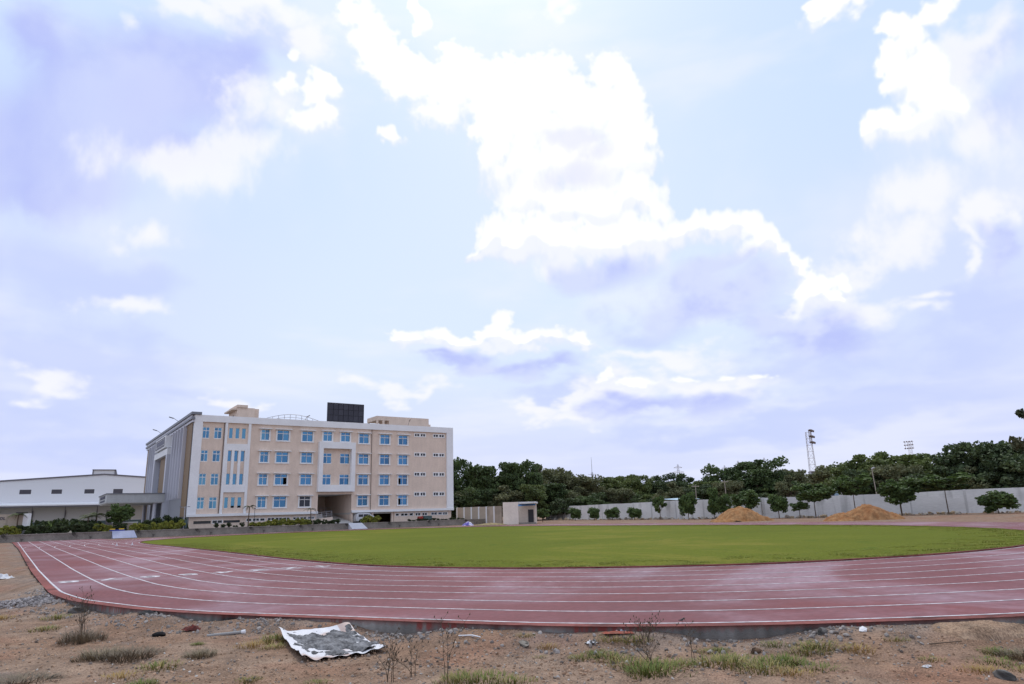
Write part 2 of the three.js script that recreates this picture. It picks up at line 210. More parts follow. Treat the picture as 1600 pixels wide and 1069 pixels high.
// ---------------------------------------------------------------- running track: an oval whose long axis points away and to one side
const AX = [0.81, 0.586], UX = [-0.586, 0.81];   // across and along the straights, in (x, depth)
const toXZ = (n, u) => [n * AX[0] + u * UX[0], -(n * AX[1] + u * UX[1])];
const toNU = (x, z) => [x * AX[0] - z * AX[1], x * UX[0] - z * UX[1]];
let inner = [];
{
  const pts = [[9.9, 27], [9.9, 40], [9.9, 56], [9.9, 70]];
  for (let k = 1; k < 12; k++) { const a = Math.PI - k / 12 * Math.PI; pts.push([32 + 22.1 * Math.cos(a), 71 + 22.1 * Math.sin(a)]); }
  pts.push([54.1, 70], [54, 58], [53.8, 46], [53.2, 36.5], [51.9, 30], [49.9, 24.2], [46.5, 18.6], [41.3, 13.8], [36, 11.2], [30, 9.9], [24.9, 10], [21.4, 10.8], [17.7, 12.3], [15, 14.4], [12.3, 17.6], [10.5, 21.9]);
  const c = new THREE.CatmullRomCurve3(pts.map((p) => new THREE.Vector3(p[0], 0, p[1])), true, 'centripetal');
  let s = c.getSpacedPoints(900).slice(0, 900).map((p) => [p.x, p.z]);
  for (let it = 0; it < 14; it++) s = s.map((p, i) => { const a = s[(i + 899) % 900], b = s[(i + 1) % 900]; return [(p[0] * 2 + a[0] + b[0]) / 4, (p[1] * 2 + a[1] + b[1]) / 4]; });
  inner = s;
}
const innerN = inner.map((p, i) => { const a = inner[(i + 899) % 900], b = inner[(i + 1) % 900]; const dx = b[0] - a[0], dy = b[1] - a[1], l = Math.hypot(dx, dy); return [-dy / l, dx / l]; }); // outward
const EDGE = 9.45, STRAIGHT_END = 106, SHRINK = 0.953;
const SURVEY = [[0.9, 70], [0.9, 58], [0.92, 33.5], [1.0, 25], [1.06, 21.5], [1.35, 18.9], [2.2, 16.0], [2.95, 14.3], [3.7, 13.05], [4.4, 11.9], [5.05, 10.8], [5.67, 9.8], [6.25, 8.85], [6.8, 8.1], [7.47, 7.35], [8.14, 6.75], [8.75, 6.22], [9.46, 5.7], [10.2, 5.2], [10.95, 4.68], [11.7, 4.2], [14.5, 2.7], [18.5, 1.2], [24, 0.2], [30, 0.1], [37, 1.4], [44, 4.6], [51, 10], [56.5, 17.5], [60, 26], [62, 35], [63, 46], [63.2, 70]]; // outer edge as measured, across and along
const wide = inner.map((p, i) => {
  const [nx, ny] = innerN[i]; let best = null;
  for (let k = 0; k < SURVEY.length - 1; k++) { const a = SURVEY[k], b = SURVEY[k + 1], ex = b[0] - a[0], ey = b[1] - a[1], det = nx * -ey + ex * ny; if (Math.abs(det) < 1e-9) continue; const qx = a[0] - p[0], qy = a[1] - p[1], t = (qx * -ey + ex * qy) / det, w = (nx * qy - ny * qx) / det; if (t > 5 && t < 14 && w >= 0 && w <= 1 && (best === null || t < best)) best = t; }
  return (best ?? 9.0) / EDGE;
});
for (let it = 0; it < 2; it++) { const q = wide.slice(); for (let i = 0; i < 900; i++) wide[i] = (q[(i + 899) % 900] + 2 * q[i] + q[(i + 1) % 900]) / 4; }
const off = (i, d) => { i = (i + 900) % 900; if (d > 0) d *= wide[i]; return [inner[i][0] + innerN[i][0] * d, inner[i][1] + innerN[i][1] * d]; };

// outer boundary with the sprint straight carried on past the far bend
const iStart = inner.findIndex((p, i) => p[0] < 10.2 && p[1] > 66);
const outer = [];
{
  let leave = iStart, join = null;
  for (let k = 0; k < 900; k++) { const p = off(iStart + k, EDGE); if (p[0] > 10 && p[1] > 80) { join = iStart + k; break; } }
  outer.push(off(leave, EDGE), [0.55, STRAIGHT_END]);
  const pj = off(join, EDGE); outer.push([pj[0], STRAIGHT_END]);
  for (let i = join; i < leave + 900; i++) outer.push(off(i, EDGE));
}
const outerXZ = outer.map((p) => toXZ(...p)), coarse = outerXZ.filter((p, i) => i < 4 || i % 2 || i === outerXZ.length - 1);
const DG = { x0: -24, z0: -32, w: 160, h: 116, s: 0.25, d: null };
function distOuter(x, z) { // >0 outside; looked up on a fine grid close to the camera
  const gx = (x - DG.x0) / DG.s, gz = (z - DG.z0) / DG.s;
  if (gx < 0 || gz < 0 || gx >= DG.w - 1.001 || gz >= DG.h - 1.001) return distExact(x, z);
  if (!DG.d) { DG.d = new Float32Array(DG.w * DG.h); for (let j = 0; j < DG.h; j++) for (let i = 0; i < DG.w; i++) DG.d[j * DG.w + i] = distExact(DG.x0 + i * DG.s, DG.z0 + j * DG.s); }
  const i = Math.floor(gx), j = Math.floor(gz), u = gx - i, v = gz - j, k = j * DG.w + i, D = DG.d;
  return (D[k] * (1 - u) + D[k + 1] * u) * (1 - v) + (D[k + DG.w] * (1 - u) + D[k + DG.w + 1] * u) * v;
}
function distExact(x, z) {
  let best = 1e9, inside = false;
  for (let i = 0, j = coarse.length - 1; i < coarse.length; j = i++) {
    const [ax, az] = coarse[j], [bx2, bz] = coarse[i], ex = bx2 - ax, ez = bz - az, t = clamp(((x - ax) * ex + (z - az) * ez) / (ex * ex + ez * ez || 1)), d = Math.hypot(x - ax - t * ex, z - az - t * ez);
    if (d < best) best = d;
    if ((az > z) !== (bz > z) && x < (bx2 - ax) * (z - az) / (bz - az) + ax) inside = !inside;
  }
  return inside ? -best : best;
}
function flat(name, poly, y, m, parent) { const s = new THREE.Shape(poly.map((p) => new THREE.Vector2(p[0], -p[1]))); const g = new THREE.ShapeGeometry(s); g.rotateX(-Math.PI / 2); g.translate(0, y, 0); const P = g.attributes.position, U = g.attributes.uv; for (let i = 0; i < P.count; i++) U.setXY(i, P.getX(i), -P.getZ(i)); return mesh(name, g, m, parent); }
const trackMap = tex(1024, (u, v) => {
  const a = tn(u, v, 5, 5, 8), dust = sm(-0.12, 0.42, tn(u, v, 7, 6, 91, 0.6) + 0.4 * a), streak = sm(0.0, 0.5, tn(u, v * 3 % 1, 6, 5, 17)), f = tn(u, v, 300, 2, 44), wet = sm(0.12, 0.5, tn(u, v, 9, 5, 140));
  let c = mix3([0.475, 0.285, 0.30], [0.60, 0.505, 0.545], dust * 0.8); c = mix3(c, [0.56, 0.47, 0.515], 0.45 * streak); c = mix3(c, [0.485, 0.25, 0.25], 0.6 * wet);
  const grit = sm(0.0, 0.45, tn(u, v, 40, 4, 171, 0.65)); c = mix3(c, [0.63, 0.55, 0.59], 0.28 * grit * (0.4 + dust)); const k = 1 + 0.14 * a + 0.13 * f; return [c[0] * k, c[1] * k, c[2] * k];
});
trackMap.repeat.set(1 / 27, 1 / 27);
const trackMat = mat([1, 1, 1], { specularIntensity: 0.4, map: trackMap, roughness: 0.78, bumpMap: grainBump, bumpScale: 0.003 });
const track = struct(flat('running_track', outerXZ, 0, trackMat));
function strip(name, a, b, y, m, parent, pick, steps = 900, from = 0) { // between two offsets along the oval
  const g = new G(); let prev = null;
  for (let k = 0; k <= steps; k++) {
    const i = from + k, p = toXZ(...off(i, a)), q = toXZ(...off(i, b)), ok = !pick || pick(off(i, (a + b) / 2));
    if (ok && prev) g.up([p[0], y, p[1]], [q[0], y, q[1]], [prev[1][0], y, prev[1][1]], [prev[0][0], y, prev[0][1]]);
    prev = ok ? [p, q] : null;
  }
  const o = mesh(name, g, m, parent); return o;
}
const lineMap = tex(512, (u, v) => { const w = sm(-0.25, 0.3, tn(u, v, 30, 4, 12)); const g = 0.8 + 0.2 * w; return [g, g * 0.985, g]; }); lineMap.repeat.set(1 / 4, 1 / 4);
M.line.map = lineMap;
for (let k = 0; k < 8; k++) {
  const d = 1.255 + 1.135 * k; strip('lane_line', d - 0.027, d + 0.027, 0.004, M.line, track, k < 7 ? null : null);
  // the same line carried on along the sprint straight
  const n0 = 9.9 - d * SHRINK, u0 = 70, g = new G(), a = toXZ(n0 - 0.027, u0 + 0.02), b = toXZ(n0 + 0.027, u0 + 0.02), c = toXZ(n0 + 0.027, STRAIGHT_END - 0.3), e = toXZ(n0 - 0.027, STRAIGHT_END - 0.3);
  g.up([a[0], 0.008, a[1]], [b[0], 0.008, b[1]], [c[0], 0.008, c[1]], [e[0], 0.008, e[1]]); mesh('lane_line', g, M.line, track);
}
const redEdge = mat([0.36, 0.115, 0.105], { map: concMap, roughness: 0.8 });
{ // bare red rubber along the outer edge
  
  strip('track_edge', EDGE - 0.2, EDGE + 0.02, 0.004, redEdge, track, (p) => !(p[0] < 10 && p[1] > 69));
  const a = toXZ(0.88, 69), b = toXZ(1.08, 69), c = toXZ(0.75, STRAIGHT_END), e = toXZ(0.54, STRAIGHT_END); mesh('track_edge', new G().up([a[0], 0.004, a[1]], [b[0], 0.004, b[1]], [c[0], 0.004, c[1]], [e[0], 0.004, e[1]]), redEdge, track);
}
{ // concrete side of the track bed, with runs of red coating over its face
  const g = new G(), r = mulberry(5), top = [], N = outerXZ.length; let s = 0, prev = null, drip = 0;
  const put = (x, z, nx, nz) => {
    const a = fbm(x * 0.8, 3, z * 0.8, 4), b = noise3(x * 9, 1, z * 9); const zone = Math.max(sm(0.1, 0.3, noise3(x * 0.7 + 3, 8, z * 0.7)), z < -8 && ((x > -1.65 && x < -0.85) || (x > 0.75 && x < 1.85)) ? 1 : 0); drip = zone * (noise3(x * 22, 4, z * 22) > -0.05 ? 1 : 0.1) * (r() > 0.3 ? 1 : 0.3);
    const gr = clamp(0.2 + 0.42 * a + 0.1 * b, 0.045, 0.42), cc = [gr, gr * 0.97, gr * 0.93], red = mix3(cc, [0.30, 0.07, 0.06], 0.85), rows = [[0.002, red], [-0.018, mix3(cc, red, Math.max(0.5, drip))], [-0.05 - 0.07 * r(), mix3(cc, red, drip)], [-0.16, mix3(cc, [0.2, 0.16, 0.13], 0.3)], [-0.45, [0.2, 0.16, 0.13]]];
    const id = rows.map(([y, c]) => g.v(x + nx * 0.03, y, z + nz * 0.03, nx, 0, nz, s, y, c)); if (prev) for (let k = 0; k < 4; k++) g.i.push(prev[k], id[k + 1], id[k], prev[k], prev[k + 1], id[k + 1]); prev = id;
  };
  for (let i = 2; i <= N + 1; i++) {
    const p = outerXZ[i % N], q = outerXZ[(i + 1) % N], L = Math.hypot(q[0] - p[0], q[1] - p[1]), near = Math.hypot(p[0], p[1]) < 26, m = Math.max(1, Math.ceil(L / (near ? 0.035 : 0.8))), ex = (q[0] - p[0]) / L, ez = (q[1] - p[1]) / L;
    if (!(L > 0)) continue;
    for (let k = 0; k < m; k++) { const t = k / m; s += L / m; put(p[0] + (q[0] - p[0]) * t, p[1] + (q[1] - p[1]) * t, -ez, ex); }
  }
  // outward test
  const o = mesh('track_foundation', g, mat([1, 1, 1], { vertexColors: true, roughness: 0.92, bumpMap: grainBump, bumpScale: 0.01 })); struct(o);
}
{ // inner kerb
  const k = struct(strip('track_kerb', -0.02, 0.06, 0.05, mat([0.30, 0.10, 0.10], { map: concMap })));
  const g = new G(); for (let i = 0; i < 900; i++) { const a = toXZ(...off(i, 0.06)), b = toXZ(...off(i + 1, 0.06)); g.quad([a[0], 0, a[1]], [b[0], 0, b[1]], [b[0], 0.05, b[1]], [a[0], 0.05, a[1]]); } mesh('kerb_face', g, k.material, k);
  strip('lane_line', 0.1, 0.16, 0.004, M.line, track);
}
const font = await new FontLoader().loadAsync('fonts/droid/droid_sans_bold.typeface.json');
function flatText(str, h, m, parent, name, thick = 0) { const g = thick ? new THREE.ExtrudeGeometry(font.generateShapes(str, h), { depth: thick, bevelEnabled: false }) : new THREE.ShapeGeometry(font.generateShapes(str, h)); g.computeBoundingBox(); g.translate(-(g.boundingBox.max.x + g.boundingBox.min.x) / 2, 0, 0); return mesh(name, g, m, parent); }
for (let k = 0; k < 8; k++) { // lane numbers and the line they stand at
  const lane = k + 1, n = 9.9 - (1.255 + 1.135 * (k - 0.5)) * SHRINK, u = 24.9 + 0.13 * k;
  const [x, z] = toXZ(n, u), o = flatText(String(lane), 0.62, M.line, track, 'lane_number'); o.rotation.set(-Math.PI / 2, 0, Math.atan2(UX[1], UX[0]) + Math.PI / 2); o.position.set(x, 0.006, z); o.scale.set(1.35, 1.2, 1);
  const a = toXZ(n - 0.5, u - 0.25), b = toXZ(n + 0.5, u - 0.25), c = toXZ(n + 0.5, u - 0.2), e = toXZ(n - 0.5, u - 0.2); mesh('start_line', new G().up([a[0], 0.004, a[1]], [b[0], 0.004, b[1]], [c[0], 0.004, c[1]], [e[0], 0.004, e[1]]), M.line, track);
  // curved break line further up the straight
  const g = new G(); for (let s = 0; s < 6; s++) { const f = (q) => { const nn = n - 0.5 + q / 6, uu = 64 + (9 - nn) * 0.16 + 0.045 * (9 - nn) ** 2; return [nn, uu]; }; const p = f(s), q = f(s + 1); const A = toXZ(p[0], p[1]), B = toXZ(q[0], q[1]), C = toXZ(q[0], q[1] + 0.1), D = toXZ(p[0], p[1] + 0.1); g.up([A[0], 0.004, A[1]], [B[0], 0.004, B[1]], [C[0], 0.004, C[1]], [D[0], 0.004, D[1]]); } mesh('break_line', g, M.line, track);
}

// ---------------------------------------------------------------- infield grass
const lawnMap = tex(1024, (u, v) => { const a = tn(u, v, 4, 5, 14), b = tn(u, v, 24, 4, 70), f = tn(u, v, 260, 3, 3, 0.7), dry = sm(0.0, 0.5, a + 0.5 * b); let c = mix3([0.395, 0.425, 0.14], [0.47, 0.455, 0.19], dry); c = mix3(c, [0.345, 0.405, 0.13], 0.85 * sm(0.1, 0.5, b)); const k = 1 + 0.22 * f + 0.08 * a; return [c[0] * k, c[1] * k, c[2] * k]; });
lawnMap.repeat.set(1 / 23, 1 / 23);
const lawn = struct(flat('lawn', inner.map((p) => toXZ(...p)), 0.02, mat([1, 1, 1], { specularIntensity: 0.1, map: lawnMap, roughness: 0.95, bumpMap: grainBump, bumpScale: 0.012 })));
function blade(g, x, y, z, h, w, lean, dir, col) {
  const cx = Math.cos(dir), cz = Math.sin(dir), px = -cz * w, pz = cx * w, seg = [[0, 1], [0.55, 0.75], [1, 0.08]]; let prev = null;
  for (const [t, k] of seg) { const q = lean * t * t, X = x + cx * q * h, Z = z + cz * q * h, Y = y + h * t * (1 - 0.25 * lean * t); const i0 = g.v(X - px * k, Y, Z - pz * k, -cx * 0.4, 0.8, -cz * 0.4, 0, t, col), i1 = g.v(X + px * k, Y, Z + pz * k, -cx * 0.4, 0.8, -cz * 0.4, 1, t, col); if (prev) g.i.push(prev[0], prev[1], i1, prev[0], i1, i0); prev = [i0, i1]; }
}
M.grass = new THREE.MeshPhysicalMaterial({ vertexColors: true, roughness: 0.85, transmission: 0.2, thickness: 0, specularIntensity: 0.3, side: THREE.DoubleSide });
{
  const g = new G(); for (let k = 0; k < 7; k++) { const t = rnd(); blade(g, rr(-0.05, 0.05), -0.01, rr(-0.05, 0.05), rr(0.03, 0.075), rr(0.006, 0.011), rr(0.2, 0.9), rr(0, 6.28), mix3([0.17, 0.22, 0.03], [0.26, 0.27, 0.05], t)); }
  const N = 60000, im = new THREE.InstancedMesh(g.geo, M.grass, N), m4 = new THREE.Matrix4(), q = new THREE.Quaternion(), up = new THREE.Vector3(0, 1, 0), col = new THREE.Color(); let c = 0;
  const innerXZ = inner.map((p) => toXZ(...p));
  const insideLawn = (x, z) => { let s = false; for (let i = 0, j = 899; i < 900; j = i++) { const [ax, az] = innerXZ[j], [b2, bz] = innerXZ[i]; if ((az > z) !== (bz > z) && x < (b2 - ax) * (z - az) / (bz - az) + ax) s = !s; } return s; };
  let guard = 0;
  while (c < N && guard++ < 400000) {
    // denser along the near margin, where the turf is longer
    const f = rnd() * 900, i = Math.floor(f), d = -Math.pow(rnd(), 2.0) * 3.4 - 0.03, pa = off(i, d), pb = off(i + 1, d), p = [pa[0] + (pb[0] - pa[0]) * (f - i), pa[1] + (pb[1] - pa[1]) * (f - i)], [x, z] = toXZ(...p), D = Math.hypot(x, z); if (p[1] > 62) continue;
    if (!insideLawn(x, z)) continue;
    const clump = sm(-0.1, 0.4, noise3(x * 0.9, 2, z * 0.9)), s = (0.5 + 1.1 * clump) * (0.8 + 0.15 * d);
    q.setFromAxisAngle(up, rnd() * 6.28); m4.compose(new THREE.Vector3(x, 0.02, z), q, new THREE.Vector3(s * 1.2, s, s * 1.2)); im.setMatrixAt(c, m4); const t = rr(0.75, 1.2); im.setColorAt(c, col.setRGB(t * rr(0.9, 1.15), t, t)); c++;
  }
  im.count = c; im.name = 'infield_grass'; im.castShadow = im.receiveShadow = true; scene.add(im); stuff(im); tag(im, 'short green turf growing on the infield inside the running track', 'grass');
}

// ---------------------------------------------------------------- ground: one sheet to the horizon, fine near the camera
function groundY(x, z, d) {
  const r = Math.hypot(x, z), near = 1 - sm(24, 60, r);
  let y = -0.21 * near - 0.05 * (1 - near);
  y += near * (0.06 * fbm(x * 0.35, 7, z * 0.35, 3) + 0.03 * fbm(x * 1.6, 2, z * 1.6, 4));
  if (r < 30) y += 0.012 * fbm(x * 7, 4, z * 7, 3) + 0.016 * Math.max(0, fbm(x * 4 + 9, 6, z * 4, 3));
  if (d !== undefined) { y += near * Math.exp(-d * d / 0.5) * (0.045 + 0.11 * sm(-0.3, 0.3, noise3(x * 0.5 + 4, 1, z * 0.5))); y += near * 0.08 * sm(-6, -14, x) * Math.exp(-Math.max(0, d) / 1.5); if (d < 0.02) y = Math.min(y, -0.05) - 0.3 * sm(0.02, -0.4, d); }
  return y;
}
const soilMap = tex(1024, (u, v) => { const a = tn(u, v, 8, 5, 2), f = tn(u, v, 120, 4, 31, 0.75), p = tn(u, v, 46, 3, 61), st = sm(0.22, 0.42, p); let k = 0.9 + 0.3 * a + 0.62 * f; k = k * (1 - st) + st * (0.78 + 0.7 * f + 0.2); return [k * 0.93, k * 0.92, k * 0.92]; });
soilMap.repeat.set(1 / 2.6, 1 / 2.6);
const soilBump = tex(1024, (u, v) => { const g = 0.5 + 0.35 * tn(u, v, 40, 5, 31, 0.7) + 0.25 * sm(0.2, 0.4, tn(u, v, 46, 3, 61)); return [g, g, g]; }, false); soilBump.repeat.set(1 / 2.6, 1 / 2.6);
{
  const angs = []; for (let k = 0; k <= 430; k++) angs.push(-0.9 + 1.8 * k / 430); for (let k = 1; k < 60; k++) angs.push(0.9 + (2 * Math.PI - 1.8) * k / 60); angs.push(2 * Math.PI - 0.9);
  const rad = [0.01, 2, 4, 5.5]; { let r = 6.2; while (r < 16) { rad.push(r); r += 0.034 * r / 8; } while (r < 3000) { rad.push(r); r *= 1.035; } rad.push(3000); }
  const g = new G(), A = angs.length, cols = [];
  for (const r of rad) for (let j = 0; j < A; j++) {
    const a = angs[j], x = r * Math.sin(a), z = -r * Math.cos(a), ahead = j <= 430, d = r < 130 && r > 5 && ahead ? distOuter(x, z) : (r < 130 ? 5 : 50);
    const y = r > 130 ? -0.05 : groundY(x, z, d);
    const n1 = fbm(x * 0.22 + 2, 5, z * 0.22, 4), n2 = fbm(x * 0.9, 9, z * 0.9, 4), n3 = fbm(x * 0.45 + 30, 2, z * 0.45, 4);
    let c = mix3([0.335, 0.212, 0.14], [0.375, 0.265, 0.19], sm(-0.3, 0.3, n1 + 0.6 * n2));
    c = mix3(c, [0.36, 0.175, 0.105], 0.65 * sm(0.02, 0.35, n3 + 0.3 * n2));          // red earth
    const grey = Math.max(0.9 * Math.exp(-Math.max(0, d) / 0.7) * sm(-0.2, 0.3, n2 + 0.1), 0.75 * sm(0.16, 0.4, fbm(x * 0.6 + 80, 1, z * 0.6, 4)));
    c = mix3(c, [0.30, 0.26, 0.235], 0.8 * grey);                                          // cement and gravel
    g.v(x, y, z, 0, 1, 0, x, -z, c);
  }
  for (let i = 0; i < rad.length - 1; i++) for (let j = 0; j < A - 1; j++) { const q = i * A + j; g.i.push(q, q + 1, q + A, q + 1, q + A + 1, q + A); }
  const geo = g.geo; geo.computeVertexNormals(); const N = geo.attributes.normal; if (N.getY(A * 6 + 100) < 0) { const I = geo.index.array; for (let i = 0; i < I.length; i += 3) { const t = I[i]; I[i] = I[i + 1]; I[i + 1] = t; } geo.computeVertexNormals(); }
  struct(mesh('ground', geo, mat([1, 1, 1], { vertexColors: true, map: soilMap, bumpMap: soilBump, bumpScale: 0.02, roughness: 0.97 })));
}
const gy = (x, z) => groundY(x, z, distOuter(x, z));

// ---------------------------------------------------------------- school building (local x runs along the long facade, z points out of it)
const SA = 0.611, S0 = [-48.7, 0, -103.5];
const local = (x, y, z) => [S0[0] + Math.cos(SA) * x + Math.sin(SA) * z, y, S0[2] - Math.sin(SA) * x + Math.cos(SA) * z];
const school = thing('school_building', 'four storey beige school block with white bands and blue windows', 'building', S0, SA);
const YARD = 0.85;
{
  const B = school, rows = [3.62, 7.13, 10.65, 14.17], HW = 1.78;
  const cols = [[1.25, 2.32, 0], [2.93, 4.1, 0], [10.0, 11.38, 1], [12.5, 14.55, 1], [16.58, 18.5, 1], [20.15, 21.82, 2], [23.25, 25.0, 2], [26.55, 28.45, 1], [30.5, 32.4, 1], [34.05, 35.92, 1]];
  const slim = [[5.14, 5.7], [6.1, 6.68], [7.07, 7.66]];
  const vents = [[37.25, 39.55], [41.1, 43.45]], vy = [[5.17, 5.86], [8.7, 9.36], [12.25, 12.88], [15.8, 16.4]];
  const holes = [];
  const wins = [];
  cols.forEach(([a, b, k], ci) => rows.forEach((y, r) => { if (k === 2 && r === 0) return; wins.push([a, b, k === 2 && r === 3 ? 14.36 : y, (k === 2 && r === 3 ? 1.68 : HW), k === 1 || (k === 2 && r === 3), ci, r]); }));
  for (const [a, b, y, h] of wins) holes.push([a, b, y, y + h]);
  for (const [a, b] of slim) { holes.push([a, b, 3.67, 5.33], [a, b, 14.3, 15.95]); holes.push([a, b, 7.2, 8.9], [a, b, 10.75, 12.42]); }
  for (const [a, b] of vents) for (const [y0, y1] of vy) holes.push([a, b, y0, y1]);
  const sh = new THREE.Shape([[0.6, 2.62], [19.7, 2.62], [19.7, 5.62], [25.5, 5.62], [25.5, 2.62], [44.6, 2.62], [44.6, 17.0], [0.6, 17.0]].map((p) => new THREE.Vector2(...p)));
  for (const [a, b, c, d] of holes) sh.holes.push(new THREE.Path([[a, c], [a, d], [b, d], [b, c]].map((p) => new THREE.Vector2(...p))));
  const wg = new THREE.ExtrudeGeometry(sh, { depth: 0.3, bevelEnabled: false }); wg.translate(0, 0, -0.6); mesh('wall', wg, M.beige, B);
  // shell: gable-side walls, back wall, floors, roof
  mesh('wall', new G().box(44.55, 44.95, 0.9, 17, -49, -0.61), M.beige, B);
  mesh('wall', new G().box(0.35, 44.95, 0.9, 17, -49.4, -49.01), M.beige, B);
  mesh('wall', new G().box(0.35, 0.7, 0.9, 17, -49, -0.61), M.panelDark, B);
  for (const y of [2.3, 6.2, 9.7, 13.2]) mesh('floor_slab', y < 3 ? new G().box(0.7, 19.7, y, y + 0.3, -49, -0.62).box(25.5, 44.54, y, y + 0.3, -49, -0.62).box(19.71, 25.49, y, y + 0.3, -49, -13) : new G().box(0.72, 44.54, y - 0.35, y - 0.1, -48.9, -0.62), M.inside, B);
  mesh('partition', new G().box(0.72, 19.6, 2.61, 16.8, -7.2, -7), M.inside, B); mesh('partition', new G().box(25.6, 44.5, 2.61, 16.8, -7.2, -7), M.inside, B); mesh('partition', new G().box(19.6, 25.6, 5.9, 16.8, -7.2, -7), M.inside, B);
  mesh('roof', new G().box(0.7, 44.55, 16.85, 17.05, -49, -0.62), M.conc, B);
  // white borders
  mesh('white_border', new G().box(0, 1.2, 2.9, 16.7, -0.6, 0), M.white, B);
  mesh('white_border', new G().box(43.86, 45.2, 2.9, 16.7, -0.6, 0), M.white, B);
  mesh('parapet', new G().box(0, 45.2, 16.7, 17.72, -0.7, 0.02), M.white, B);
  mesh('white_band', new G().box(0, 19.68, 2.52, 2.9, -0.62, 0.12), M.white, B);
  mesh('white_band', new G().box(25.52, 45.2, 2.56, 2.96, -0.62, 0.12), M.white, B);
  mesh('parapet', new G().box(44.6, 45.2, 16.7, 17.7, -49, -0.71), M.white, B);
  // pilasters and slot panel
  for (const [a, b] of [[4.5, 4.86], [8.0, 8.38]]) mesh('pilaster', new G().box(a, b, 2.9, 16.69, -0.31, -0.02), M.white, B);
  { const s2 = new THREE.Shape([[4.86, 6.05], [8.0, 6.05], [8.0, 13.45], [4.86, 13.45]].map((p) => new THREE.Vector2(...p))); for (const [a, b] of slim) s2.holes.push(new THREE.Path([[a, 7.2], [a, 12.42], [b, 12.42], [b, 7.2]].map((p) => new THREE.Vector2(...p)))); const g2 = new THREE.ExtrudeGeometry(s2, { depth: 0.22, bevelEnabled: false }); g2.translate(0, 0, -0.298); mesh('slot_panel', g2, M.white, B); }
  // square white surround above the porch
  { const s2 = new THREE.Shape([[19.42, 6.03], [25.76, 6.03], [25.76, 14.24], [19.42, 14.24]].map((p) => new THREE.Vector2(...p))); s2.holes.push(new THREE.Path([[20.13, 7.12], [20.13, 13.15], [25.06, 13.15], [25.06, 7.12]].map((p) => new THREE.Vector2(...p)))); const g2 = new THREE.ExtrudeGeometry(s2, { depth: 0.75, bevelEnabled: false }); g2.translate(0, 0, -0.298); mesh('white_surround', g2, M.white, B); }
  // windows
  const wr = mulberry(41);
  const win = (a, b, y, h, shade, open, vent) => {
    const t = 0.1, m = (a + b) / 2, f = new G(), z0 = -0.46, z1 = shade ? -0.25 : -0.36, ty = y + h * 0.68;
    f.box(a, b, y, y + t, z0, z1).box(a, b, y + h - t, y + h, z0, z1).box(a, a + t, y + t, y + h - t, z0, z1).box(b - t, b, y + t, y + h - t, z0, z1);
    f.box(m - 0.035, m + 0.035, y + t, y + h - t, z0 + 0.02, -0.385); f.box(a + t, m - 0.036, ty - 0.05, ty + 0.05, z0 + 0.02, -0.38).box(m + 0.036, b - t, ty - 0.05, ty + 0.05, z0 + 0.02, -0.38);
    if (shade) { f.box(a - 0.13, a - 0.001, y - 0.1, y + h + 0.02, -0.31, -0.24).box(b + 0.001, b + 0.13, y - 0.1, y + h + 0.02, -0.31, -0.24); }
    const w = mesh('window', f, M.frame, B);
    if (shade) { mesh('sunshade', bx(a - 0.3, b + 0.3, y + h + 0.03, y + h + 0.14, -0.299, 0.25), M.white, w); mesh('sill', bx(a - 0.16, b + 0.16, y - 0.11, y - 0.002, -0.299, -0.17), M.white, w); }
    for (const [x0, x1, k] of [[a + t, m - 0.036, 0], [m + 0.036, b - t, 1]]) for (const [y0, y1, low] of [[y + t, ty - 0.051, 1], [ty + 0.051, y + h - t, 0]]) { if (open === 3) { mesh('pane', bx(x0, x1, y0, y1, -0.43, -0.42), M.darkGlass, w); continue; } if (low && open === k + 1) { mesh('pane', bx(k ? x0 - (x1 - x0) * 0.6 : x0 + (x1 - x0) * 0.6, k ? x1 - (x1 - x0) * 0.6 : x1, y0, y1, -0.45, -0.44), M.glass, w); continue; } const tint = wr(); mesh('pane', bx(x0, x1, y0, y1, -0.43, -0.42), tint > 0.55 ? M.glass : tint > 0.18 ? M.glass2 : M.glass3, w); }
  };
  const openAt = { '3_1': 2, '4_0': 3, '9_1': 1, '9_0': 1 };
  for (const [a, b, y, h, s, ci, r] of wins) win(a, b, y, h, s, openAt[`${ci}_${r}`] ?? 0);
  for (const [a, b] of slim) for (const [y0, y1, k] of [[3.67, 5.33, 1], [14.3, 15.95, 0], [7.2, 8.9, 0], [10.75, 12.42, 0]]) {
    const f = new G(); f.box(a, b, y0, y0 + 0.05, -0.46, -0.38).box(a, b, y1 - 0.05, y1, -0.46, -0.38).box(a, a + 0.04, y0 + 0.05, y1 - 0.05, -0.46, -0.38).box(b - 0.04, b, y0 + 0.05, y1 - 0.05, -0.46, -0.38); const w = mesh('window', f, M.frame, B);
    mesh('pane', bx(a + 0.04, b - 0.04, y0 + 0.05 + (k && a > 5.9 ? 0.32 : 0), y1 - 0.05, -0.44, -0.43), M.glass, w);
  }
  for (const [a, b] of vents) for (const [y0, y1] of vy) {
    const f = new G(), m = (a + b) / 2, k = 0.1; f.box(a - 0.06, b + 0.06, y0 - 0.07, y0 + k, -0.46, -0.25).box(a - 0.06, b + 0.06, y1 - k, y1 + 0.05, -0.46, -0.25); for (const [p, q] of [[a - 0.06, a + k], [m - 0.15, m + 0.15], [b - k, b + 0.06]]) f.box(p, q, y0 + k, y1 - k, -0.46, -0.25);
    for (const x of [(a + k + m - 0.15) / 2, (b - k + m + 0.15) / 2]) f.box(x - 0.05, x + 0.05, y0 + k, y1 - k, -0.45, -0.3);
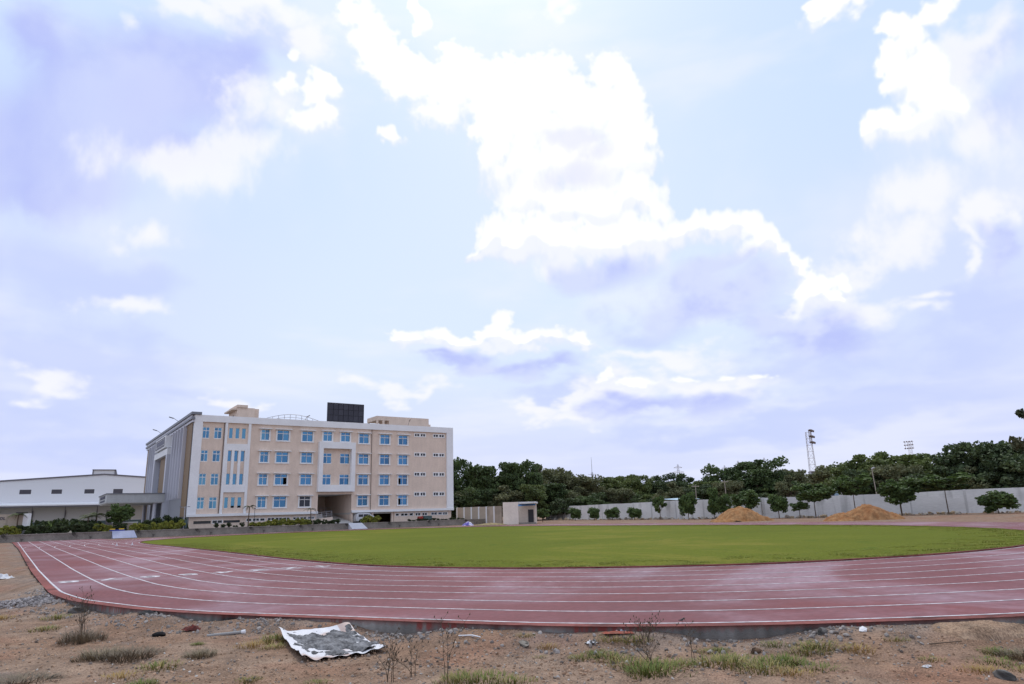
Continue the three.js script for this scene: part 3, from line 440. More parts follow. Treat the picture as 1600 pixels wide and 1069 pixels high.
    const w = mesh('ventilator', f, M.frame, B); for (const [p, q] of [[a + k, m - 0.15], [m + 0.15, b - k]]) { const c = (p + q) / 2; mesh('pane', bx(p, c - 0.05, y0 + k, y1 - k, -0.44, -0.43), M.darkGlass, w); mesh('pane', bx(c + 0.05, q, y0 + k, y1 - k, -0.44, -0.43), M.darkGlass, w); }
  }
  for (const x of [4.38, 28.94]) mesh('drainpipe', new G().tube([x, 2.96, -0.24], [x, 16.68, -0.24], 0.055), M.rust, B);
  // basement storey
  const basement = (x0, x1, list, glassy) => { const s3 = new THREE.Shape([[x0, 0.75], [x1, 0.75], [x1, 2.55], [x0, 2.55]].map((p) => new THREE.Vector2(...p))); for (const [a, b, c, d] of list) s3.holes.push(new THREE.Path([[a, c], [a, d], [b, d], [b, c]].map((p) => new THREE.Vector2(...p)))); const g3 = new THREE.ExtrudeGeometry(s3, { depth: 0.25, bevelEnabled: false }); g3.translate(0, 0, -0.66); mesh('basement_wall', g3, M.beige, B);
    for (const [a, b, c, d, gl] of list) { const f = new G(); f.box(a - 0.06, b + 0.06, c - 0.06, c + 0.03, -0.6, -0.38).box(a - 0.06, b + 0.06, d - 0.03, d + 0.05, -0.6, -0.38).box(a - 0.06, a + 0.04, c + 0.03, d - 0.03, -0.6, -0.38).box(b - 0.04, b + 0.06, c + 0.03, d - 0.03, -0.6, -0.38); if (b - a > 0.9 && b - a < 1.6) f.box((a + b) / 2 - 0.04, (a + b) / 2 + 0.04, c + 0.03, d - 0.03, -0.6, -0.4); const w = mesh('basement_window', f, gl === 2 ? M.beige : M.frame, B); mesh('pane', bx(a + 0.04, b - 0.04, c + 0.03, d - 0.03, -0.56, -0.55), gl === 1 ? M.greyGlass : M.darkGlass, w); } };
  basement(0.4, 19.68, [[1.0, 3.52, 1.45, 1.93, 2], [3.66, 5.1, 1.52, 1.94], [5.22, 7.7, 1.5, 1.93, 2], [8.6, 9.4, 1.66, 2.06], [9.55, 10.55, 1.66, 2.06], [10.66, 11.4, 1.66, 2.06], [11.8, 12.9, 1.7, 2.09], [13.05, 14.1, 1.7, 2.09], [14.25, 15.3, 1.7, 2.09], [15.8, 16.8, 1.74, 2.08], [16.95, 18.0, 1.74, 2.08], [18.2, 19.3, 1.76, 2.08, 1]]);
  basement(33.45, 44.9, [[33.75, 34.4, 1.82, 2.23], [34.75, 36.1, 1.8, 2.22], [36.4, 37.15, 1.8, 2.24], [37.6, 38.6, 1.78, 2.24], [38.95, 39.95, 1.78, 2.24], [40.75, 42.0, 1.82, 2.27, 1], [42.2, 43.0, 1.84, 2.24, 1], [43.15, 44.1, 1.8, 2.25, 1]]);
  for (const x of [25.75, 29.45, 33.2]) mesh('column', bx(x - 0.2, x + 0.2, 0.8, 2.56, -0.9, -0.5), M.beige, B);
  mesh('basement_wall', bx(25.5, 44.5, 0.8, 2.3, -10.2, -10), M.brick, B);
  mesh('basement_wall', bx(0.5, 19.6, 0.8, 2.3, -10.2, -10), M.inside, B);
  // porch
  mesh('porch_wall', bx(19.45, 19.69, 0.75, 5.6, -13, -0.61), M.beige, B); mesh('porch_wall', bx(25.51, 25.75, 0.75, 5.6, -13, -0.95), M.beige, B); mesh('porch_wall', bx(19.7, 25.5, 0.75, 5.8, -13.4, -13.01), M.beige, B); mesh('porch_ceiling', bx(19.69, 25.51, 5.62, 5.84, -13, -0.61), M.white, B);
  mesh('porch_ramp', new G().quad([21.6, 0.9, 1.6], [25.2, 0.9, 1.6], [25.2, 2.6, -9], [21.6, 2.6, -9]), M.granite, B); mesh('porch_floor', bx(19.7, 25.5, 2.4, 2.61, -13, -9), M.granite, B);
  mesh('porch_column', bx(22.4, 22.75, 1.0, 5.6, -9.6, -9.25), M.beige, B);
  for (let k = 0; k < 7; k++) mesh('step', bx(19.75, 21.55, 0.85 + k * 0.23, 1.08 + k * 0.23, -1.2 - k * 0.34 - 3, -1.2 - k * 0.34), M.granite, B);
  { const w = mesh('ramp_wall', new G().quad([17.9, 0.8, 1.3], [21.75, 0.8, 1.3], [21.75, 1.95, 1.3], [17.9, 1.62, 1.3]).quad([17.9, 1.62, 1.3], [21.75, 1.95, 1.3], [21.75, 1.95, 1.1], [17.9, 1.62, 1.1]).quad([21.75, 0.8, 1.3], [21.75, 0.8, 1.1], [21.75, 1.95, 1.1], [21.75, 1.95, 1.3]).quad([21.75, 0.8, 1.1], [17.9, 0.8, 1.1], [17.9, 1.62, 1.1], [21.75, 1.95, 1.1]), M.beige, B);
    const r = new G(); for (const h of [0.35, 0.65, 0.95]) r.tube([18.2, 1.62 + h, 1.2], [21.6, 1.94 + h, 1.2], 0.025, 0.025, 6); for (let x = 18.2; x <= 21.7; x += 0.85) r.tube([x, 1.6, 1.2], [x, 1.62 + (x - 17.9) * 0.086 + 0.97, 1.2], 0.03, 0.03, 6); mesh('railing', r, M.steel, B); const r2 = new G(); for (const h of [0.5, 0.95]) r2.tube([19.8, 2.62 + h, -9.1], [25.4, 2.62 + h, -9.1], 0.03, 0.03, 6); for (let x = 19.9; x < 25.4; x += 1.1) r2.tube([x, 2.6, -9.1], [x, 3.57, -9.1], 0.03, 0.03, 6); mesh('railing', r2, M.steel, B); }
  // ---- entrance side: layered fascia, fins, timber coloured panels, portal
  const side = (name, s0, s1, y0, y1, out0, out1, m) => mesh(name, bx(-out1, -out0, y0, y1, -s1, -s0), m, B);
  side('fascia', -0.25, 49.6, 17.74, 18.12, -0.9, 0.55, M.panelDark); side('fascia', 0.71, 49.5, 17.3, 17.74, -0.3, 0.35, M.panelPale); side('fascia', -0.2, 49.5, 16.98, 17.3, 0.005, 0.5, M.panelDark); side('fascia', 0.03, 49.4, 16.6, 16.97, -0.3, 0.3, M.panelPale);
  side('side_wall', 0.62, 49, 2.5, 16.6, -0.34, -0.1, M.panelMid);
  for (const [a, b] of [[0.9, 5.1], [43.4, 48.9]]) side('timber_panel', a, b, 2.6, 16.58, -0.1, 0.12, M.wood);
  side('corner_trim', 0.61, 0.88, 2.6, 16.58, -0.1, 0.05, M.panelDark);
  for (const s of [5.3, 8.0, 10.4, 12.8, 15.2, 33.0, 35.0, 37.2, 39.6, 42.8]) side('fin', s, s + 0.28, 5.4, 16.58, -0.1, 0.62, M.panelPale);
  for (const [a, b, y0, y1] of [[5.6, 7.95, 5.9, 12.6], [8.3, 10.35, 5.7, 12.9], [10.72, 12.75, 6.3, 12.3], [13.1, 15.15, 6.7, 12.6], [33.3, 34.95, 6.7, 12.6], [35.3, 37.15, 6.7, 12.3], [37.5, 39.55, 6.7, 12.7], [39.9, 42.75, 6.7, 12.4]]) side('pale_panel', a, b, y0, y1, -0.1, 0.3, M.panelPale);
  for (let s = 5.5; s < 16.8; s += 0.95) side('screen_strip', s, s + 0.6, 2.6, 5.65, -0.1, 0.12, M.panel);
  side('portal_lintel', 17.6, 32.4, 13.2, 14.25, -0.1, 0.9, M.white); side('portal_jamb', 17.6, 18.7, 2.0, 13.19, -0.1, 0.9, M.panelPale); side('portal_jamb', 31.3, 32.4, 2.0, 13.19, -0.1, 0.9, M.panelPale);
  side('timber_panel', 21.5, 28.8, 6.7, 13.18, -0.1, 0.25, M.wood);
  for (const [a, b] of [[18.72, 21.4], [28.9, 31.28]]) { const w = mesh('side_window', bx(0.05, 0.1, 6.7, 13.18, -b, -a), M.frame, B); for (let y = 6.75; y < 13; y += 1.62) for (let k = 0; k < 2; k++) { const p = a + 0.05 + k * (b - a - 0.05) / 2; mesh('pane', bx(-0.02, 0.045, y, y + 1.54, -(p + (b - a) / 2 - 0.1), -p), M.greyGlass, w); } }
  side('entrance_recess', 18.72, 31.28, 0.9, 5.18, -0.16, -0.08, M.greyGlass);
  { const sg = mesh('sign_box', bx(-1.1, -0.1 + 0.2, 14.5, 16.58, -30.6, -19.2), M.white, B); const f = new G(), o = -1.16; // raised inner border
    f.box(o, -1.101, 14.75, 14.87, -29.9, -19.9).box(o, -1.101, 16.22, 16.34, -29.9, -19.9).box(o, -1.101, 14.88, 16.21, -20.05, -19.9).box(o, -1.101, 14.88, 16.21, -29.9, -29.75); mesh('sign_border', f, M.letter, sg);
    mesh('sign_panel', bx(-1.13, -1.101, 15.2, 16.1, -29.0, -20.7), M.letter, sg); mesh('sign_strip', bx(-1.13, -1.101, 14.95, 15.1, -29.0, -20.7), M.letter, sg); }
  // ---- entrance canopy
  const cz0 = -32, cz1 = -17.5; const cn = mesh('canopy', new G().box(-9.1, -0.62, 5.2, 6.6, cz0, cz1), M.canopy, B); mesh('canopy_coping', bx(-9.25, -0.63, 6.605, 6.72, cz0 - 0.15, cz1 + 0.15), M.panelDark, cn); mesh('canopy_soffit', bx(-8.9, -0.8, 5.1, 5.195, cz0 + 0.2, cz1 - 0.2), M.white, cn);
  { const g = new G(); let z = -20.5; const lr = mulberry(9); while (z > -29) { const w = 0.35 + 0.35 * lr(); g.box(-9.16, -9.101, 5.95, 6.4, z - w, z); z -= w + 0.14; } z = -20.9; while (z > -28.5) { const w = 0.3 + 0.3 * lr(); g.box(-9.16, -9.101, 5.45, 5.72, z - w, z); z -= w + 0.12; } mesh('lettering', g, M.letter, cn); }
  for (const [x, z] of [[-1.9, -18.6], [-1.9, -31]]) mesh('canopy_column', new G().tube([x, 0.8, z], [x, 5.1, z], 0.3, 0.3, 20), M.panelPale, B);
  // ---- roof top
  { const t = mesh('stair_head', new G().box(8.3, 11.25, 17.05, 20.75, -16, -10).box(8.25, 10.0, 20.76, 21.2, -16.2, -9.8), M.beige, B); mesh('roof_slab', bx(7.5, 8.24, 20.35, 20.6, -16, -10.1), M.beige, t); mesh('stair_wing', bx(11.26, 12.1, 17.05, 20.75, -15, -10.6), M.beige, t); mesh('doorway', bx(8.22, 8.29, 17.1, 19.6, -14, -12), M.dark, t); }
  { const t = mesh('billboard_frame', new G().box(21.75, 28.5, 21.36, 21.5, -3.25, -3).box(21.75, 21.87, 17.06, 21.35, -3.25, -3).box(28.38, 28.5, 17.06, 21.35, -3.25, -3).box(21.88, 28.37, 17.06, 17.3, -3.25, -3), M.board, B);
    const pw = 6.5 / 7; for (let i = 0; i < 7; i++) for (let j = 0; j < 4; j++) mesh('billboard_panel', bx(21.88 + i * pw + 0.03, 21.88 + (i + 1) * pw - 0.03, 17.32 + j * 1.01, 17.32 + (j + 1) * 1.01 - 0.05, -3.2, -3.06), (i * 3 + j * 5) % 4 ? M.board : M.board2, t);
    const br = new G(); for (let i = 0; i < 4; i++) { br.tube([22.4 + i * 1.9, 21, -3.3], [22.4 + i * 1.9, 17.06, -5.4], 0.06, 0.06, 6); } mesh('billboard_brace', br, M.rust, t); mesh('backing', bx(21.88, 28.37, 17.31, 21.35, -3.24, -3.205), M.board, t); }
  { const t = mesh('roof_room', new G().box(34.8, 43.2, 17.06, 20.1, -10.5, -6), M.beige, B); mesh('roof_slab', new G().box(32.3, 34.79, 19.3, 20.1, -10.5, -6), M.beige, t); mesh('roof_post', bx(32.35, 32.65, 17.06, 19.3, -6.4, -6.02), M.beige, t); mesh('roof_post', bx(32.35, 32.65, 17.06, 19.3, -10.4, -10.05), M.beige, t); mesh('roof_post', bx(33.5, 33.9, 17.06, 19.3, -6.4, -6.02), M.beige, t); mesh('roof_wing', bx(43.21, 43.7, 17.06, 19.0, -9, -6.2), M.beige, t); }
  { const g = new G(); let pv = null; for (let k = 0; k <= 18; k++) { const x = 16 + k * 10 / 18, y = 20.6 + 0.95 * Math.sin(Math.PI * k / 18); const p = [x, y, -20], q = [x, y - 0.55, -20]; if (pv) { g.tube(pv[0], p, 0.05, 0.05, 6).tube(pv[1], q, 0.04, 0.04, 6); } if (k % 2 === 0) g.tube(p, [x, 17.05, -20], 0.045, 0.045, 6); pv = [p, q]; } mesh('arched_railing', g, M.steel, B); }
  const cctv = new G().tube([17.0, 17.7, -0.4], [17.25, 18.25, -0.3], 0.03).tube([17.2, 18.3, -0.3], [17.7, 18.55, 0], 0.07); mesh('flood_lamp', cctv, M.rust, B);
  mesh('flood_lamp', new G().tube([36.0, 17.7, -0.4], [36.2, 18.6, -0.3], 0.03).tube([36.15, 18.5, -0.3], [36.35, 18.9, -0.2], 0.07), M.rust, B);
  for (const s of [12, 30]) mesh('flood_lamp', new G().tube([-0.4, 18.1, -s], [-1.3, 18.7, -s], 0.04).tube([-1.2, 18.6, -s], [-1.9, 18.8, -s], 0.09), M.panelDark, B);
}
// raised yard round the school, its retaining wall and the two ramps
{
  const yard = struct(mesh('school_yard', new G().box(-95, 50, -0.3, YARD, -190, 5.7), mat([0.3, 0.27, 0.22], { map: soilMap }))); yard.position.set(...S0); yard.rotation.y = SA;
  const segs = [[-70, -9.95], [-7.1, 22.6], [25.2, 46]];
  segs.forEach(([a, b], k) => { const w = thing('retaining_wall', ['low grey concrete retaining wall beside the sprint straight below the shrubs', 'low grey concrete retaining wall between the blue grey ramp and the pale ramp', 'low grey concrete retaining wall past the pale ramp below the parking bay'][k], 'wall', S0, SA); const g = new G(); g.box(a, b, -0.3, 0.78, 5.71, 6); mesh('wall_body', g, M.conc, w); mesh('coping', bx(a, b, 0.781, 0.9, 5.66, 6.06), mat([0.44, 0.415, 0.39], { map: concMap }), w); });
  const ramp = (name, label, x0, x1, m, yy) => { const g = new G(), P = (x, y, z) => [x, y, z]; g.quad(P(x0, 0, 7.7), P(x1, 0, 7.7), P(x1 - 0.25, yy, 5.9), P(x0, yy, 5.9)).quad(P(x1, 0, 7.7), P(x1, -0.2, 5.9), P(x1 - 0.25, yy, 5.9), P(x1 - 0.25, yy, 5.9)).quad(P(x0, -0.2, 5.9), P(x0, 0, 7.7), P(x0, yy, 5.9), P(x0, yy, 5.9)).quad(P(x0, yy, 5.9), P(x1 - 0.25, yy, 5.9), P(x1 - 0.25, yy, 4.5), P(x0, yy, 4.5)); const o = mesh(name, g, m); o.position.set(...S0); o.rotation.y = SA; return tag(o, label, 'ramp'); };
  ramp('concrete_ramp', 'blue grey concrete ramp climbing from the track to the canopy drive', -9.93, -7.12, M.rampBlue, 0.92); ramp('concrete_ramp', 'pale concrete ramp climbing from the track to the dark porch', 22.63, 25.18, M.rampPale, 0.9);
  const h = thing('wheel_stop', 'yellow and blue painted block lying atop the blue grey ramp', 'kerb block', local(-9.3, 0.92, 5.2), SA); mesh('block', bx(-0.9, 0.9, 0, 0.16, -0.15, 0.15), M.blue, h); for (const x of [-0.6, 0.45]) mesh('yellow_cap', bx(x - 0.25, x + 0.35, 0.161, 0.3, -0.14, 0.14), M.yellow, h);
  const pl = thing('planter_block', 'pale beige masonry block standing behind the hedge by the canopy', 'planter', local(-8.1, YARD, 1.5), SA); mesh('block', bx(-1.5, 1.5, 0, 1.1, -0.4, 0.4), M.compoundBeige, pl); mesh('coping', bx(-1.56, 1.56, 1.101, 1.2, -0.46, 0.46), M.white, pl);
}
// name wall at the edge of the drive
{
  const w = thing('name_wall', 'beige masonry wall lettered SCHOOL in dark capitals', 'sign', [-66.7, YARD - 0.02, -88.3], 0.2); mesh('wall_body', bx(-4.2, 4.2, 0, 2.55, -0.35, 0.35), M.compoundBeige, w); mesh('end_post', bx(4.201, 4.75, 0, 2.6, -0.42, 0.42), M.white, w);
  const str = 'SCHOOL'; let x = 0.12; for (const ch of str) { const g = new THREE.ExtrudeGeometry(font.generateShapes(ch, 0.36), { depth: 0.04, bevelEnabled: false }); g.computeBoundingBox(); const wd = g.boundingBox.max.x - g.boundingBox.min.x; g.translate(-g.boundingBox.min.x, 0, 0); const l = mesh('letter', g, M.letter, w); l.position.set(x, 1.88, 0.351); x += wd + 0.09; }
}
// ---------------------------------------------------------------- warehouse behind
{
  const dir = [0.875, -0.483], A = Math.atan2(0.483, 0.875), O = [-110.3, 0, -149]; // local x along the gable wall
  const w = thing('warehouse', 'long pale sheet metal warehouse with dark roof edge and ridge vent', 'building', [O[0], YARD - 0.02, O[2]], A);
  const ridge = 18.6, yr = 12.2, slope = 0.076, L = -30, R = 36, roofY = (x) => yr - Math.abs(x - ridge) * slope;
  const s = new THREE.Shape([[L, 5.9], [R, 5.9], [R, roofY(R)], [ridge, yr], [L, roofY(L)]].map((p) => new THREE.Vector2(...p))); const wn = [[3.1, 5.2], [8.9, 10.85], [15.1, 17.0], [20.7, 22.6], [-3.2, -1.1]]; for (const [a, b] of wn) s.holes.push(new THREE.Path([[a, 7.95], [a, 8.9], [b, 8.9], [b, 7.95]].map((p) => new THREE.Vector2(...p))));
  const g = new THREE.ExtrudeGeometry(s, { depth: 0.2, bevelEnabled: false }); mesh('gable_wall', g, M.sheet, w);
  const ribs = new G(); for (let x = L + 0.3; x < R; x += 0.55) { const top = roofY(x) - 0.35; const bl = wn.find(([a, b]) => x > a - 0.1 && x < b + 0.1); if (bl) { ribs.box(x, x + 0.07, 5.95, 7.9, 0.2, 0.25).box(x, x + 0.07, 8.95, top, 0.2, 0.25); } else ribs.box(x, x + 0.07, 5.95, top, 0.2, 0.25); } mesh('sheet_rib', ribs, M.sheet, w);
  for (const [a, b] of wn) { const q = mesh('louvre_frame', bx(a, b, 7.95, 8.9, 0.0, 0.05), M.dark, w); for (let k = 0; k < 5; k++) mesh('louvre', bx(a + 0.02, b - 0.02, 8.0 + k * 0.18, 8.1 + k * 0.18, 0.051, 0.16), M.roofEdge, q); }
  const edge = new G(); for (const [a, b] of [[L, ridge], [ridge, R]]) edge.quad([a, roofY(a) - 0.12, 0.42], [b, roofY(b) - 0.12, 0.42], [b, roofY(b) + 0.16, 0.42], [a, roofY(a) + 0.16, 0.42]).quad([a, roofY(a) + 0.16, 0.42], [b, roofY(b) + 0.16, 0.42], [b, roofY(b) + 0.16, -60], [a, roofY(a) + 0.16, -60]).quad([a, roofY(a) - 0.12, -60], [b, roofY(b) - 0.12, -60], [b, roofY(b) - 0.12, 0.42], [a, roofY(a) - 0.12, 0.42]); mesh('roof', edge, M.roofEdge, w);
  const v = mesh('ridge_vent', bx(ridge - 2.2, ridge + 2.0, yr - 0.1, yr + 0.95, -50, 0.1), M.sheet, w); const ve = new G(); ve.box(ridge - 2.45, ridge + 2.25, yr + 0.951, yr + 1.1, -50, 0.4).box(ridge - 2.4, ridge - 2.21, yr - 0.1, yr + 0.95, -50, 0.3).box(ridge + 2.01, ridge + 2.2, yr - 0.1, yr + 0.95, -50, 0.3); mesh('vent_trim', ve, M.roofEdge, v);
  mesh('awning', new G().quad([L, 5.55, 4], [R, 5.55, 4], [R, 6.1, 0.2], [L, 6.1, 0.2]).quad([L, 5.45, 0.2], [R, 5.45, 0.2], [R, 5.35, 4], [L, 5.35, 4]).quad([L, 5.35, 4.01], [R, 5.35, 4.01], [R, 5.6, 4.01], [L, 5.6, 4.01]), M.white, w);
  mesh('awning_beam', bx(L, R, 5.05, 5.3, 3.7, 3.9), M.roofEdge, w);
  for (let x = -18; x < R; x += 6) { const k = new G().tube([x, 0, 0.35], [x, 4.4, 0.35], 0.1, 0.1, 8).tube([x, 3.1, 0.35], [x + 0.1, 5.1, 3.4], 0.07, 0.07, 8); mesh('awning_post', k, M.roofEdge, w); }
  mesh('lower_wall', bx(L, R, 2.0, 5.89, 0.02, 0.15), M.lowerSheet, w); mesh('green_dado', bx(L, R, 0, 1.99, 0.02, 0.18), M.greenBase, w); mesh('side_wall', bx(L, L + 0.2, 0, 8.4, -60, 0), M.sheet, w); mesh('side_wall', bx(R - 0.2, R, 0, 10.5, -60, 0), M.sheet, w);
  for (const [a, b] of [[3.2, 5.0], [20, 23.5]]) { const d = mesh('shutter_frame', bx(a - 0.15, b + 0.15, 0, 4.2, 0.181, 0.24), M.roofEdge, w); for (let k = 0; k < 8; k++) mesh('shutter_slat', bx(a, b, (a > 10 ? 2.2 : 0.2) + k * 0.24, (a > 10 ? 2.2 : 0.2) + k * 0.24 + 0.22, 0.241, 0.27), M.lowerSheet, d); }
}

// ---------------------------------------------------------------- walls, hut
function wallRun(name, pts, h, m, label, post, pm) {
  const w = thing(name, label, 'wall'); const T = 0.11;
  for (let i = 0; i < pts.length - 1; i++) {
    const [x0, z0, y0] = pts[i], [x1, z1, y1] = pts[i + 1], L = Math.hypot(x1 - x0, z1 - z0), n = Math.max(1, Math.round(L / post)), ex = (x1 - x0) / L, ez = (z1 - z0) / L;
    for (let k = 0; k < n; k++) {
      const a = k / n, b = (k + 1) / n, P = (t, y, o) => [x0 + (x1 - x0) * t - ez * o, y, z0 + (z1 - z0) * t + ex * o], ya = y0 + (y1 - y0) * a, yb = y0 + (y1 - y0) * b, g = new G(), t0 = a + 0.1 / L, t1 = b - 0.1 / L, hh = h + 0.02 * ((k * 7) % 3);
      g.quad(P(t0, -0.3, T), P(t1, -0.3, T), P(t1, yb + hh, T), P(t0, ya + hh, T)).quad(P(t1, -0.3, -T), P(t0, -0.3, -T), P(t0, ya + hh, -T), P(t1, yb + hh, -T)).quad(P(t0, ya + hh, T), P(t1, yb + hh, T), P(t1, yb + hh, -T), P(t0, ya + hh, -T)); mesh('wall_panel', g, m, w);
      const c = P(a, 0, 0), q = new G(), r = 0.15; q.box(-r, r, -0.3, ya + h + 0.03, -r, r); const o = mesh('wall_post', q, pm, w); o.position.set(c[0], 0, c[2]); o.rotation.y = Math.atan2(-ez, ex);
    }
  }
  return w;
}
wallRun('compound_wall', [[7, -168, 0], [12.7, -152, 0], [23.6, -123, 0], [29.2, -110, 0], [34.8, -100, 0]], 2.86, M.compound, 'tall stained white compound wall running behind the round bushes to its corner', 6.5, M.compound);
wallRun('compound_wall', [[34.9, -99.7, -0.1], [46, -98.5, -0.12], [54.2, -97, -0.05], [59, -92.5, 0.1], [64.5, -88.5, 0.1], [84, -74, 0.1]], 2.86, M.compound, 'tall stained white compound wall behind the orange soil heaps and young trees', 9, M.compound);
wallRun('boundary_wall', [[-11.2, -132, 0.55], [-2.6, -124, 0.5]], 2.45, M.compoundBeige, 'beige boundary wall with white posts between the school and the hut', 2.1, M.white);
{
  const h = thing('guard_hut', 'small beige guard hut with blue roof sheet and open front', 'hut', [-2.25, 0, -112], -0.1);
  mesh('side_wall', bx(0, 2.45, -0.1, 3.4, -0.25, 0), M.cream, h); mesh('side_wall', bx(0, 0.25, -0.1, 3.3, -5, -0.26), M.cream, h); mesh('back_wall', bx(0.26, 5.0, -0.1, 3.3, -5.2, -4.95), M.cream, h); mesh('end_post', bx(4.85, 5.1, -0.1, 3.35, -3.6, -3.3), M.cream, h); mesh('roof', bx(2.3, 5.25, 3.12, 3.4, -5, -0.3), M.compound, h); mesh('roof_sheet', new G().quad([2.46, 2.78, 0.2], [5.0, 2.85, -2.8], [5.0, 3.1, -3.4], [2.46, 3.05, -0.4]).quad([2.46, 2.74, 0.2], [2.46, 3.01, -0.4], [5.0, 3.06, -3.4], [5.0, 2.81, -2.8]), M.blueSheet, h); mesh('door', bx(3.6, 4.5, 0, 2.2, -4.94, -4.88), M.dark, h); mesh('floor', bx(0.26, 5, -0.1, 0.15, -4.94, -0.26), M.conc, h);
}
// ---------------------------------------------------------------- heaps
function heap(name, label, x, z, rx, rz, h, seed, m, cat, c0, c1, y0 = -0.05, sharp = 1) {
  const g = new G(), N = 46, id = []; for (let i = 0; i <= N; i++) for (let j = 0; j <= N; j++) { const u = i / N * 2 - 1, v = j / N * 2 - 1, q = Math.hypot(u, v), e = 1 + 0.25 * noise3(u * 1.7 + seed, v * 1.7, 4); const f = Math.max(0, 1 - Math.pow(q / e, sharp + 0.35)); let y = h * f + (f > 0 ? h * 0.26 * fbm(u * 3 + seed, 2, v * 3, 5, 0.6) + 0.06 * h * noise3(u * 16, seed, v * 16) : 0); const t = sm(-0.3, 0.3, fbm(u * 4, seed, v * 4, 4)); g.v(u * rx, Math.max(y, -0.2), v * rz, 0, 1, 0, u * rx, v * rz, mix3(c0, c1, t)); }
  for (let i = 0; i < N; i++) for (let j = 0; j < N; j++) { const q = i * (N + 1) + j; g.i.push(q, q + 1, q + N + 1, q + 1, q + N + 2, q + N + 1); }
  const geo = g.geo; geo.computeVertexNormals(); const o = mesh(name, geo, m); o.position.set(x, y0, z); return tag(o, label, cat);
}
const soilVC = mat([1, 1, 1], { vertexColors: true, map: soilMap, roughness: 0.97, bumpMap: soilBump, bumpScale: 0.03 });
heap('soil_heap', 'orange brown soil heap piled before the compound wall corner', 26.5, -84, 3.6, 3, 1.72, 3, soilVC, 'soil heap', [0.46, 0.225, 0.09], [0.52, 0.30, 0.14], -0.1);
heap('soil_heap', 'wide two humped orange soil heap below the slim leaning tree', 35.6, -72, 3.2, 2.6, 1.62, 8, soilVC, 'soil heap', [0.44, 0.205, 0.085], [0.50, 0.28, 0.13], -0.1);
heap('soil_mound', 'low spur of orange soil joining the wide two humped heap', 32.8, -71.6, 2.0, 1.8, 0.85, 15, soilVC, 'soil heap', [0.44, 0.205, 0.085], [0.50, 0.28, 0.13], -0.1);
heap('sand_bank', 'flat topped bank of brown sand against the track side', 6.2, -9.95, 1.05, 0.45, 0.2, 21, soilVC, 'sand bank', [0.40, 0.27, 0.18], [0.45, 0.32, 0.22], gy(6.35, -10.2) - 0.08, 2.6);

// ---------------------------------------------------------------- trees
function leafQuad(g, x, y, z, s, r, col, droop = 0) {
  const th = r() * 6.283, ph = Math.acos(2 * r() - 1), n = [Math.sin(ph) * Math.cos(th), Math.abs(Math.cos(ph)) * 0.9 + 0.1, Math.sin(ph) * Math.sin(th)];
  const a = new THREE.Vector3(...n).normalize(), b = new THREE.Vector3(r() - 0.5, r() - 0.5 - droop, r() - 0.5).cross(a).normalize(), c = new THREE.Vector3().crossVectors(a, b), w = s * (0.32 + 0.25 * r());
  const P = (u, v, k) => g.v(x + b.x * u + c.x * v + a.x * k, y + b.y * u + c.y * v + a.y * k, z + b.z * u + c.z * v + a.z * k, a.x, a.y, a.z, u, v, col);
  const i0 = P(-s / 2, 0, -0.1 * s), i1 = P(0, -w, 0), i2 = P(s / 2, 0, -0.12 * s), i3 = P(0, w, 0); g.i.push(i0, i1, i3, i1, i2, i3);
}
function crownGeo(seed, o) { // unit crown about 1 wide and 1 tall, base at 0
  const r = mulberry(seed), g = new G(), cl = [];
  for (let k = 0; k < o.clumps; k++) { let x, y, z, t = 0; do { x = r() * 2 - 1; y = r(); z = r() * 2 - 1; t++; } while (t < 60 && (x * x + z * z) > (o.profile(y) ** 2)); cl.push([x * 0.5 * 0.82, 0.08 + y * 0.84, z * 0.5 * 0.82, o.rad * (0.65 + 0.7 * r())]); }
  for (const [cx, cy, cz, R] of cl) {
    const tone = r();
    for (let k = 0; k < o.leaves; k++) { const th = r() * 6.283, cp = 2 * r() - 1, sp = Math.sqrt(1 - cp * cp), d = R * Math.pow(r(), 0.42), col = mix3(o.c0, o.c1, clamp(0.55 * tone + 0.5 * r())); leafQuad(g, cx + d * sp * Math.cos(th), cy + d * cp * 0.8 * o.flat, cz + d * sp * Math.sin(th), o.leaf * (0.6 + 0.8 * r()), r, col, o.droop ?? 0); }
  }
  return { geo: g.geo, cl };
}
function trunkGeo(cl, seed, base, r0) {
  const r = mulberry(seed), g = new G(), fork = [0.02 * (r() - 0.5), base + 0.1, 0.02 * (r() - 0.5)];
  const m = [fork[0] * 0.5 + 0.01, fork[1] * 0.5, fork[2] * 0.5]; g.tube([0, -0.04, 0], m, r0 * 1.15, r0 * 0.9, 8).tube(m, fork, r0 * 0.9, r0 * 0.75, 8);
  cl.forEach(([x, y, z], k) => { if (k % 2) return; const q = [(x + fork[0]) / 2 + 0.03 * (r() - 0.5), fork[1] + (base + y - fork[1]) * 0.55, (z + fork[2]) / 2 + 0.03 * (r() - 0.5)]; g.tube(fork, q, r0 * 0.45, r0 * 0.28, 5, false).tube(q, [x, base + y, z], r0 * 0.28, r0 * 0.08, 5, false); });
  return g.geo;
}
const DOME = (y) => Math.sqrt(Math.max(0.05, 1 - (2 * y - 0.85) ** 2 * 0.85)), OVAL = (y) => Math.sin(Math.PI * (0.12 + 0.8 * y)), SPREAD = (y) => 0.55 + 0.5 * y - 0.3 * Math.max(0, y - 0.7), CONE = (y) => 1 - 0.62 * y;
const big = [], toneSet = [[[0.042, 0.072, 0.026], [0.13, 0.185, 0.06]], [[0.04, 0.066, 0.03], [0.115, 0.155, 0.06]], [[0.06, 0.095, 0.028], [0.185, 0.225, 0.066]], [[0.08, 0.096, 0.044], [0.225, 0.23, 0.11]]];
